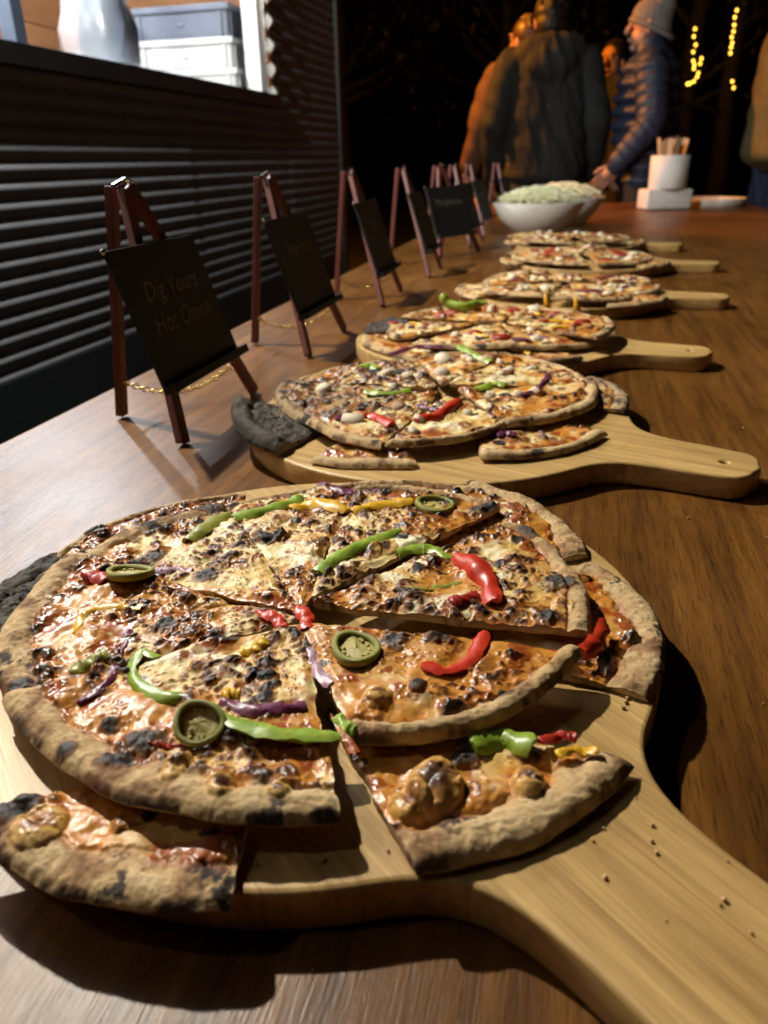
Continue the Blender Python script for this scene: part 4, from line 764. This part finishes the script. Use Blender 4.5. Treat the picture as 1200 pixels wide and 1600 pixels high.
# ================================================================== PEOPLE
SKIN = mat('skin', (.50, .27, .17), (.42, .21, .13), scale=40, rough=.5, bmp=.1, sss=.1)
def cloth(name, c, sc_=60, rough=.85): return mat(name, c, tuple(v*.6 for v in c), scale=sc_, rough=rough, bmp=.4, bdist=.003)
def person(loc, rz, label, hgt=1.70, jacket=None, trousers=None, hat=None, hair=None, puffer=False, hood=False, arms=None, hem=.92, bulk=1., lean=0., headturn=0.):
    """local: facing +y, right hand at +x"""
    k = hgt/1.72; o = empty('person', loc, rz); o.scale = (k, k, k); tag(o, label, 'person')
    arms = arms or {}
    sh = {s: Vector((s*.19, -.01+lean*.9, 1.40)) for s in (-1, 1)}
    el = {s: Vector(arms.get(('e', s), (s*.27, -.03+lean*.6, 1.12))) for s in (-1, 1)}; wr = {s: Vector(arms.get(('w', s), (s*.27, .08+lean*.4, .88))) for s in (-1, 1)}
    hp = {s: Vector((s*.09, 0, .90)) for s in (-1, 1)}; kn = {s: Vector((s*.10, .02, .48)) for s in (-1, 1)}; an = {s: Vector((s*.11, -.03, .08)) for s in (-1, 1)}
    hc = Vector((0, .03+lean, 1.605)); b = MB()
    Rh = Matrix.Rotation(headturn, 3, 'Z')
    def H(x, y, z): return hc+Rh @ Vector((x, y, z))
    b.ell(H(0, -.012, .025), (.074, .094, .092), Rh, 20, 14); b.ell(H(0, .022, -.055), (.055, .064, .062), Rh, 16, 12); b.cap(H(0, .045, -.095), .026, H(0, .068, -.098), .018)      # skull, jaw, chin
    b.cap(H(0, .085, .015), .010, H(0, .108, -.025), .014); b.ell(H(0, .085, -.062), (.024, .016, .012), Rh, 12, 8); b.cap(H(-.035, .078, .038), .010, H(.035, .078, .038), .010)   # nose, lips, brow
    for s in (-1, 1): b.ell(H(s*.076, -.008, -.01), (.010, .018, .032), Rh, 10, 8)
    b.cap((0, -.01+lean*.9, 1.42), .062, hc+Vector((0, -.02, -.05)), .056)
    b.cap((-.10, lean*.8, 1.36), .105, (.10, lean*.8, 1.36), .105); b.cap((0, lean*.7, 1.30), .14, (0, 0, .98), .135); b.cap((-.05, 0, .93), .125, (.05, 0, .93), .125)
    for s in (-1, 1):
        b.cap(sh[s], .058, el[s], .045); b.cap(el[s], .044, wr[s], .029); b.cap(hp[s], .085, kn[s], .055); b.cap(kn[s], .055, an[s], .037); b.cap(an[s]+Vector((0, 0, -.03)), .04, an[s]+Vector((0, .16, -.04)), .032)
        d = (wr[s]-el[s]).normalized(); side = Vector((0, 1, 0)) if abs(d.y) < .8 else Vector((0, 0, 1)); side = (side-d*side.dot(d)).normalized(); pal = d.cross(side); pm = wr[s]+d*.05
        b.cap(wr[s], .028, pm, .030); 
        for j in range(4):
            f0 = pm+d*.025+side*(.030-.020*j); ln = (.036, .042, .039, .030)[j]; f1 = f0+d*ln+pal*s*-.006; f2 = f1+d*ln*.7+pal*s*-.018
            b.cap(pm+side*(.024-.016*j), .012, f0, .0105, 8); b.cap(f0, .0100, f1, .0092, 8); b.cap(f1, .0092, f2, .0080, 8)
        t0 = wr[s]+d*.025+side*.028; t1 = t0+d*.030+side*.022; b.cap(wr[s]+d*.015+side*.012, .014, t0, .012, 8); b.cap(t0, .012, t1, .010, 8); b.cap(t1, .010, t1+d*.028+side*.004, .0085, 8)
    REMESH.append(remeshed(b, 'body', SKIN, o, .0085, 4))
    for s in (-1, 1): MB().ell(H(s*.032, .079, .016), (.011, .008, .008), Rh, 10, 8).build('eye', mat('eye', (.5, .48, .45), (.05, .04, .03), scale=150, rough=.2, bmp=0), o, True)
    j = MB()
    if puffer:
        n = 9
        for i in range(n):
            f = i/(n-1); z = 1.40-(1.40-hem)*f; y = lean*(.9-.7*f)+.015*math.sin(f*3); j.ell((0, y, z), (.235*bulk-.02*abs(f-.6), (.165+.02*math.sin(f*3))*bulk, (1.40-hem)/n*.80), None, 24, 8)
        j.cap((0, lean*.9, 1.38), .14, (0, lean*.2, hem+.02), .16)
        for s in (-1, 1):
            for a, c, r0, r1 in ((sh[s], el[s], .090, .078), (el[s], wr[s], .076, .055)):
                for i in range(5): p = Vector(a).lerp(c, (i+.3)/5); r = lerp(r0, r1, i/4); j.ell(p, (r, r, .042), (Vector(c)-Vector(a)).to_track_quat('Z', 'Y').to_matrix(), 14, 8)
                j.cap(a, r0*.82, Vector(a).lerp(c, .96), r1*.85)
        j.cap((-.10, lean*.9, 1.40), .09, (.10, lean*.9, 1.40), .09); j.cap((0, lean*.95, 1.44), .085, (0, lean+.01, 1.50), .080)
    else:
        for i in range(12):
            f = i/11; z = 1.38-(1.38-hem)*f; j.ell((.006*math.sin(i*2.1), lean*(.9-.8*f), z), ((.225+.02*f+.004*math.sin(i*1.9))*bulk, (.150+.03*f)*bulk, .13 if i < 11 else .06), None, 24, 10)
        for s in (-1, 1):
            m_ = Vector(sh[s]).lerp(el[s], .5)+Vector((.008*s, .01, 0)); j.cap(sh[s], .086*bulk, m_, .082*bulk); j.cap(m_, .080*bulk, el[s], .074*bulk); j.cap(el[s], .072*bulk, wr[s], .052)
        j.cap((-.11, lean*.9, 1.40), .085, (.11, lean*.9, 1.40), .085); j.cap((0, lean*.9, 1.43), .082, (0, lean*.95-.005, 1.48), .076)
        if hood:
            for a in range(-4, 5): t = a/4*1.9; j.ell((.115*math.sin(t), lean-.055-.045*math.cos(t), 1.455+.012*math.cos(t)), (.055, .055, .062), None, 12, 8)
            j.ell((0, lean-.13, 1.40), (.115, .055, .085), None, 16, 10)
    REMESH.append(remeshed(j, 'jacket', jacket, o, .011, 14 if not puffer else 2))
    l = MB()
    for s in (-1, 1): l.cap(hp[s]+Vector((0, 0, .05)), .118, kn[s], .080); l.cap(kn[s], .078, an[s], .062)
    l.cap((-.05, 0, .95), .13, (.05, 0, .95), .13); REMESH.append(remeshed(l, 'trousers', trousers, o, .014, 4))
    for s in (-1, 1):
        f = MB(); f.cap(an[s]+Vector((0, -.03, -.025)), .050, an[s]+Vector((0, .17, -.035)), .040); f.box(an[s]+Vector((0, .07, -.070)), (.095, .30, .02), None, .008); REMESH.append(remeshed(f, 'shoe', cloth('shoe_leather', (.03, .025, .02)), o, .010, 3))
    if hat:
        h = MB(); h.ell(H(0, -.016, .040), (.084, .106, .094), Rh, 20, 14); h.ell(H(0, -.052, .082), (.070, .078, .070), Rh, 18, 12); h.ell(H(0, -.045, -.015), (.080, .075, .07), Rh, 18, 12); hb = remeshed(h, 'beanie', hat, o, .009, 5); REMESH.append(hb); CUT.append((hb, hc.z-.006, hc.y))
        r = MB(); r.tube([H(.085*math.cos(t), -.018+.108*math.sin(t), -.010+.45*(-.018+.108*math.sin(t))) for t in [2*math.pi*i/28 for i in range(28)]], .014, 8, closed=True); r.build('beanie_cuff', hat, o, True)
    if hair:
        h = MB(); h.ell(H(0, -.028, .035), (.088, .100, .098), Rh, 20, 14); h.ell(H(0, -.055, -.02), (.080, .072, .085), Rh, 18, 12); q = random.Random(4)
        for i in range(46):
            t = q.random()*6.28; ph = q.random()*1.5; d = Vector((math.sin(ph)*math.cos(t), math.sin(ph)*math.sin(t), math.cos(ph)))
            if d.y > .5: continue
            h.ell(H(.080*d.x, -.030+.092*d.y, .035+.090*d.z), (.018, .018, .014), None, 8, 6)
        REMESH.append(remeshed(h, 'hair', hair, o, .008, 2))
    return o
CUT = []
navy = cloth('navy_quilting', (.028, .040, .085), 50, .55); dk = cloth('dark_charcoal_cloth', (.014, .017, .018)); blk = cloth('black_cloth', (.022, .022, .025)); olive_ = cloth('olive_wax_cloth', (.12, .105, .045), 40, .7); tan = cloth('tan_trousers', (.20, .13, .065)); jean = cloth('navy_trousers', (.018, .025, .065)); knit = cloth('grey_knit', (.22, .20, .19), 120); brown_ = cloth('brown_jacket', (.12, .06, .04)); hairm = mat('dark_hair', (.014, .009, .006), (.006, .004, .003), scale=200, rough=.5, stretch=(1, 1, .2), bmp=.5); hair2 = mat('brown_hair', (.07, .032, .014), (.03, .014, .007), scale=200, rough=.45, stretch=(1, 1, .2), bmp=.5)
# facing local +y; rz turns it
person((.36, 4.86, 0), math.radians(84), 'person in a navy quilted puffer jacket and grey beanie standing in profile', 1.70, navy, blk, hat=knit, puffer=True, hem=.86, lean=.05, arms={('e', -1): (.0, 0, 0), ('e', 1): (.27, -.02, 1.12), ('w', 1): (.26, .12, .92), ('e', -1): (-.27, -.0, 1.13), ('w', -1): (-.25, .17, .93)})
person((-.215, 4.88, 0), math.radians(8), 'person in a dark hooded coat with back turned to the salad bowls', 1.76, dk, tan, hair=hairm, hood=True, hem=.86, bulk=.88, lean=.03)
person((-.36, 5.22, 0), math.radians(35), 'person in a brown jacket half hidden beside the dark hooded coat, holding a bag', 1.70, brown_, blk, hair=hair2, hem=.88, arms={('w', -1): (-.30, .10, .95), ('e', -1): (-.27, .02, 1.17)}, bulk=.95, headturn=.3)
person((.16, 6.15, 0), math.radians(150), 'dim person in black facing the table, only the face catching light', 1.66, blk, blk, hair=hairm, hem=.85)
person((1.02, 4.62, 0), math.radians(100), 'person in an olive waxed jacket and navy trousers at the table corner', 1.80, olive_, jean, hair=hairm, hem=.93, bulk=1.15, arms={('e', -1): (-.27, -.08, 1.14), ('w', -1): (-.15, -.16, .99), ('e', 1): (.27, -.08, 1.14), ('w', 1): (.15, -.14, .99)})
bagm2 = mat('orange_paper_bag', (.70, .26, .03), (.55, .18, .02), scale=20, rough=.6, bmp=.5, bdist=.01)
BG_ = empty('paper_bag', (-.585, 5.12, .44)); tag(BG_, 'orange paper bag hanging from the hand of the person in brown', 'bag')
mb = MB(); mb.lathe([(.001, 0), (.062, .0), (.068, .02), (.064, .18), (.058, .30), (.050, .31), (.055, .17), (.058, .012), (.001, .01)], 20, sx=1, sy=.6); mb.build('bag_body', bagm2, BG_, True)
MB().tube([(-.04, 0, .29), (-.02, 0, .37), (0, 0, .40), (.02, 0, .37), (.04, 0, .29)], .004, 6).build('handle', bagm2, BG_, True)
# ================================================================== BACKGROUND
pw = mat('weathered_pine', (.22, .12, .06), (.14, .07, .035), scale=12, stretch=(.4, 3, 3), rough=.7, bmp=.2)
PT = empty('picnic_table', (.27, 8.4, 0), .1); tag(PT, 'weathered wooden picnic table standing behind the people', 'picnic table')
for i in range(5): MB().box((0, -.32+i*.16, .93), (.32 if i == 0 else 1.3, .145, .04), None, .004).build('plank', pw, PT)
for i in (-1, 1):
    for s_x in (-1, 1): MB().box((s_x*.45, i*.62, .50), (1.5, .13, .04), None, .004).build('plank', pw, PT) if s_x > 0 else None
for s_x in (-.0, .45): MB().bar((s_x, -.55, .0), (s_x, -.16, .91), .09, .05, (1, 0, 0), .003).build('leg', pw, PT); MB().bar((s_x, .55, .0), (s_x, .16, .91), .09, .05, (1, 0, 0), .003).build('leg', pw, PT); MB().box((s_x+.06, 0, .50), (.05, 1.3, .09), None, .003).build('brace', pw, PT)
# heater lamp hidden behind the kiosk corner
hl = empty('wall_heater', LAMP_W); tag(hl, 'glowing orange bar heater bracketed to the end wall of the kiosk', 'heater')
MB().box((-.09, 0, .06), (.20, .12, .05), None, .01).build('housing', MT['steel'], hl); MB().box((-.09, -.36, .07), (.04, .60, .03), None, .004).build('bracket', MT['trim'], hl)
MB().tube([(-.17, 0, .028), (-.01, 0, .028)], .008, 10).build('element', emis('glowing_element', (1, .3, .03), 8), hl)
light('heater_light', (0, 0, 0), WATT_W, (1, .31, .022), .04, hl)
bulbm = emis('fairy_bulb', (1, .56, .06), 5)
bm_ = MB().ell((0, 0, 0), (.015, .015, .019), None, 8, 6).mesh('bulb')
def fairy(pts, label, loc):
    o = empty('fairy_lights', loc); tag(o, label, 'fairy lights', 'strings of fairy lights in the trees'); P = [Vector(p)-Vector(loc) for p in pts]
    MB().tube(P, .004, 5).build('cable', MT['trim'], o)
    for p in P: link('bulb', bm_, bulbm, o, p+Vector((0, -.02, -.01)))
def at12(px, py, Y=12.): d = ray(px, py); return CAM+d*(Y/d.y)
s1 = [(1086, 44), (1084, 56), (1087, 69), (1083, 80), (1083, 94), (1085, 100), (1084, 106), (1096, 90), (1094, 98), (1091, 113), (1089, 119), (1084, 126), (1078, 129), (1074, 130)]
s2 = [(1151, 15), (1148, 26), (1147, 38), (1146, 48), (1143, 57), (1144, 66), (1142, 73), (1141, 82)]; s3 = [(1144, 126), (1146, 136)]
fairy([at12(*p) for p in s1], 'longest string of yellow fairy lights with a hooked lower end', at12(1085, 85)); fairy([at12(*p) for p in s2], 'straight string of yellow fairy lights beside the olive jacket', at12(1146, 50)); fairy([at12(*p) for p in s3], 'pair of yellow fairy lights below the straight string', at12(1145, 130))
barkm = mat('dark_bark', (.022, .016, .011), (.012, .009, .006), scale=20, rough=.9, bmp=.8, bdist=.01, stretch=(1, 1, .3)); leafm = mat('dark_leaves', (.004, .006, .002), (.002, .003, .001), scale=8, rough=.6, bmp=0)
def tree_meshes(seed):
    q = random.Random(seed); tm = MB(); tm.tube([(0, 0, -.05), (.03, 0, .8), (-.02, .03, 1.8), (.05, 0, 3.0), (0, 0, 4.4)], .1, 10, True, [.17, .13, .11, .085, .03])
    cs = []
    for i in range(9):
        a = q.random()*6.28; z0 = q.uniform(1.5, 3.6); L = q.uniform(.8, 1.7); e = Vector((math.cos(a)*L, math.sin(a)*L, z0+q.uniform(.4, 1.2))); tm.tube([(0, 0, z0), e*.5+Vector((0, 0, z0*.5-.05)), e], .04, 6, True, [.05, .03, .012]); cs.append(e)
    cs += [Vector((q.uniform(-.8, .8), q.uniform(-.8, .8), q.uniform(3.2, 5.0))) for _ in range(8)]
    V = []; Fc = []
    for c in cs:
        r = q.uniform(.5, .85)
        for i in range(330):
            d = Vector((q.gauss(0, 1), q.gauss(0, 1), q.gauss(0, .8))); d = d.normalized()*r*(.35+.65*q.random()); p = c+d; u_ = Vector((q.gauss(0, 1), q.gauss(0, 1), q.gauss(0, 1))).normalized(); v_ = u_.cross(Vector((q.gauss(0, 1), q.gauss(0, 1), 1))).normalized(); s = q.uniform(.04, .075); n0 = len(V)
            V += [p-u_*s, p+v_*s*.5, p+u_*s, p-v_*s*.5]; Fc.append((n0, n0+1, n0+2, n0+3))
    me = bpy.data.meshes.new('crown'); me.from_pydata(V, [], Fc); me.update(); return tm.mesh('trunk'), me
TM = [tree_meshes(31), tree_meshes(32)]
for i, (x, y, s, lab) in enumerate([(1.30, 12.35, 1., 'dark tree carrying the hooked string of fairy lights'), (1.85, 12.4, .95, 'dark tree carrying the straight string of fairy lights'), (-1.2, 13.5, 1.15, 'dark tree standing behind the end of the kiosk'), (.1, 14.5, 1.2, 'dark tree behind the person in the hooded coat'), (3.4, 13.2, 1.05, 'dark tree standing behind the olive jacket'), (-3.6, 12.5, 1.1, 'dark tree beyond the heat lamp')]):
    o = empty('tree', (x, y, 0), i*1.3); o.scale = (s, s, s); tag(o, lab, 'tree', 'dark trees behind the party'); t_, c_ = TM[i % 2]; link('trunk', t_, barkm, o); link('crown', c_, leafm, o)
# ------------------------------------------------------------------ bake the remeshed bodies and clothes
bpy.context.view_layer.update(); dg = bpy.context.evaluated_depsgraph_get(); dg.update()
for o in REMESH:
    me = bpy.data.meshes.new_from_object(o.evaluated_get(dg)); mm = o.data.materials[0]; o.modifiers.clear()
    if o.name.split('.')[0] in ('jacket', 'trousers'):       # cloth folds
        n_ = len(me.vertices); co = np.zeros(n_*3, dtype=np.float32); me.vertices.foreach_get('co', co); no = np.zeros(n_*3, dtype=np.float32); me.vertices.foreach_get('normal', no); co = co.reshape(-1, 3); no = no.reshape(-1, 3); sd = len(REMESH)+n_ % 50
        ang_ = np.arctan2(co[:, 1], co[:, 0]); f_ = np.abs(fbm(ang_*2.2+co[:, 2]*3, co[:, 2]*5+co[:, 0]*3, sd, 3)-.5)*2; k_ = .008 if mm.name.startswith('navy_q') else .026
        co = co+no*(k_*np.clip(.85-f_, 0, 1))[:, None]; me.vertices.foreach_set('co', co.astype(np.float32).ravel()); me.update(); old = o.data; o.data = me; me.materials.clear(); me.materials.append(mm); me.name = o.name
for o, z, _ in CUT:
    bm = bmesh.new(); bm.from_mesh(o.data); bmesh.ops.bisect_plane(bm, geom=bm.verts[:]+bm.edges[:]+bm.faces[:], plane_co=(0, _, z), plane_no=Vector((0, .45, -1)).normalized(), clear_outer=True); bm.to_mesh(o.data); bm.free()
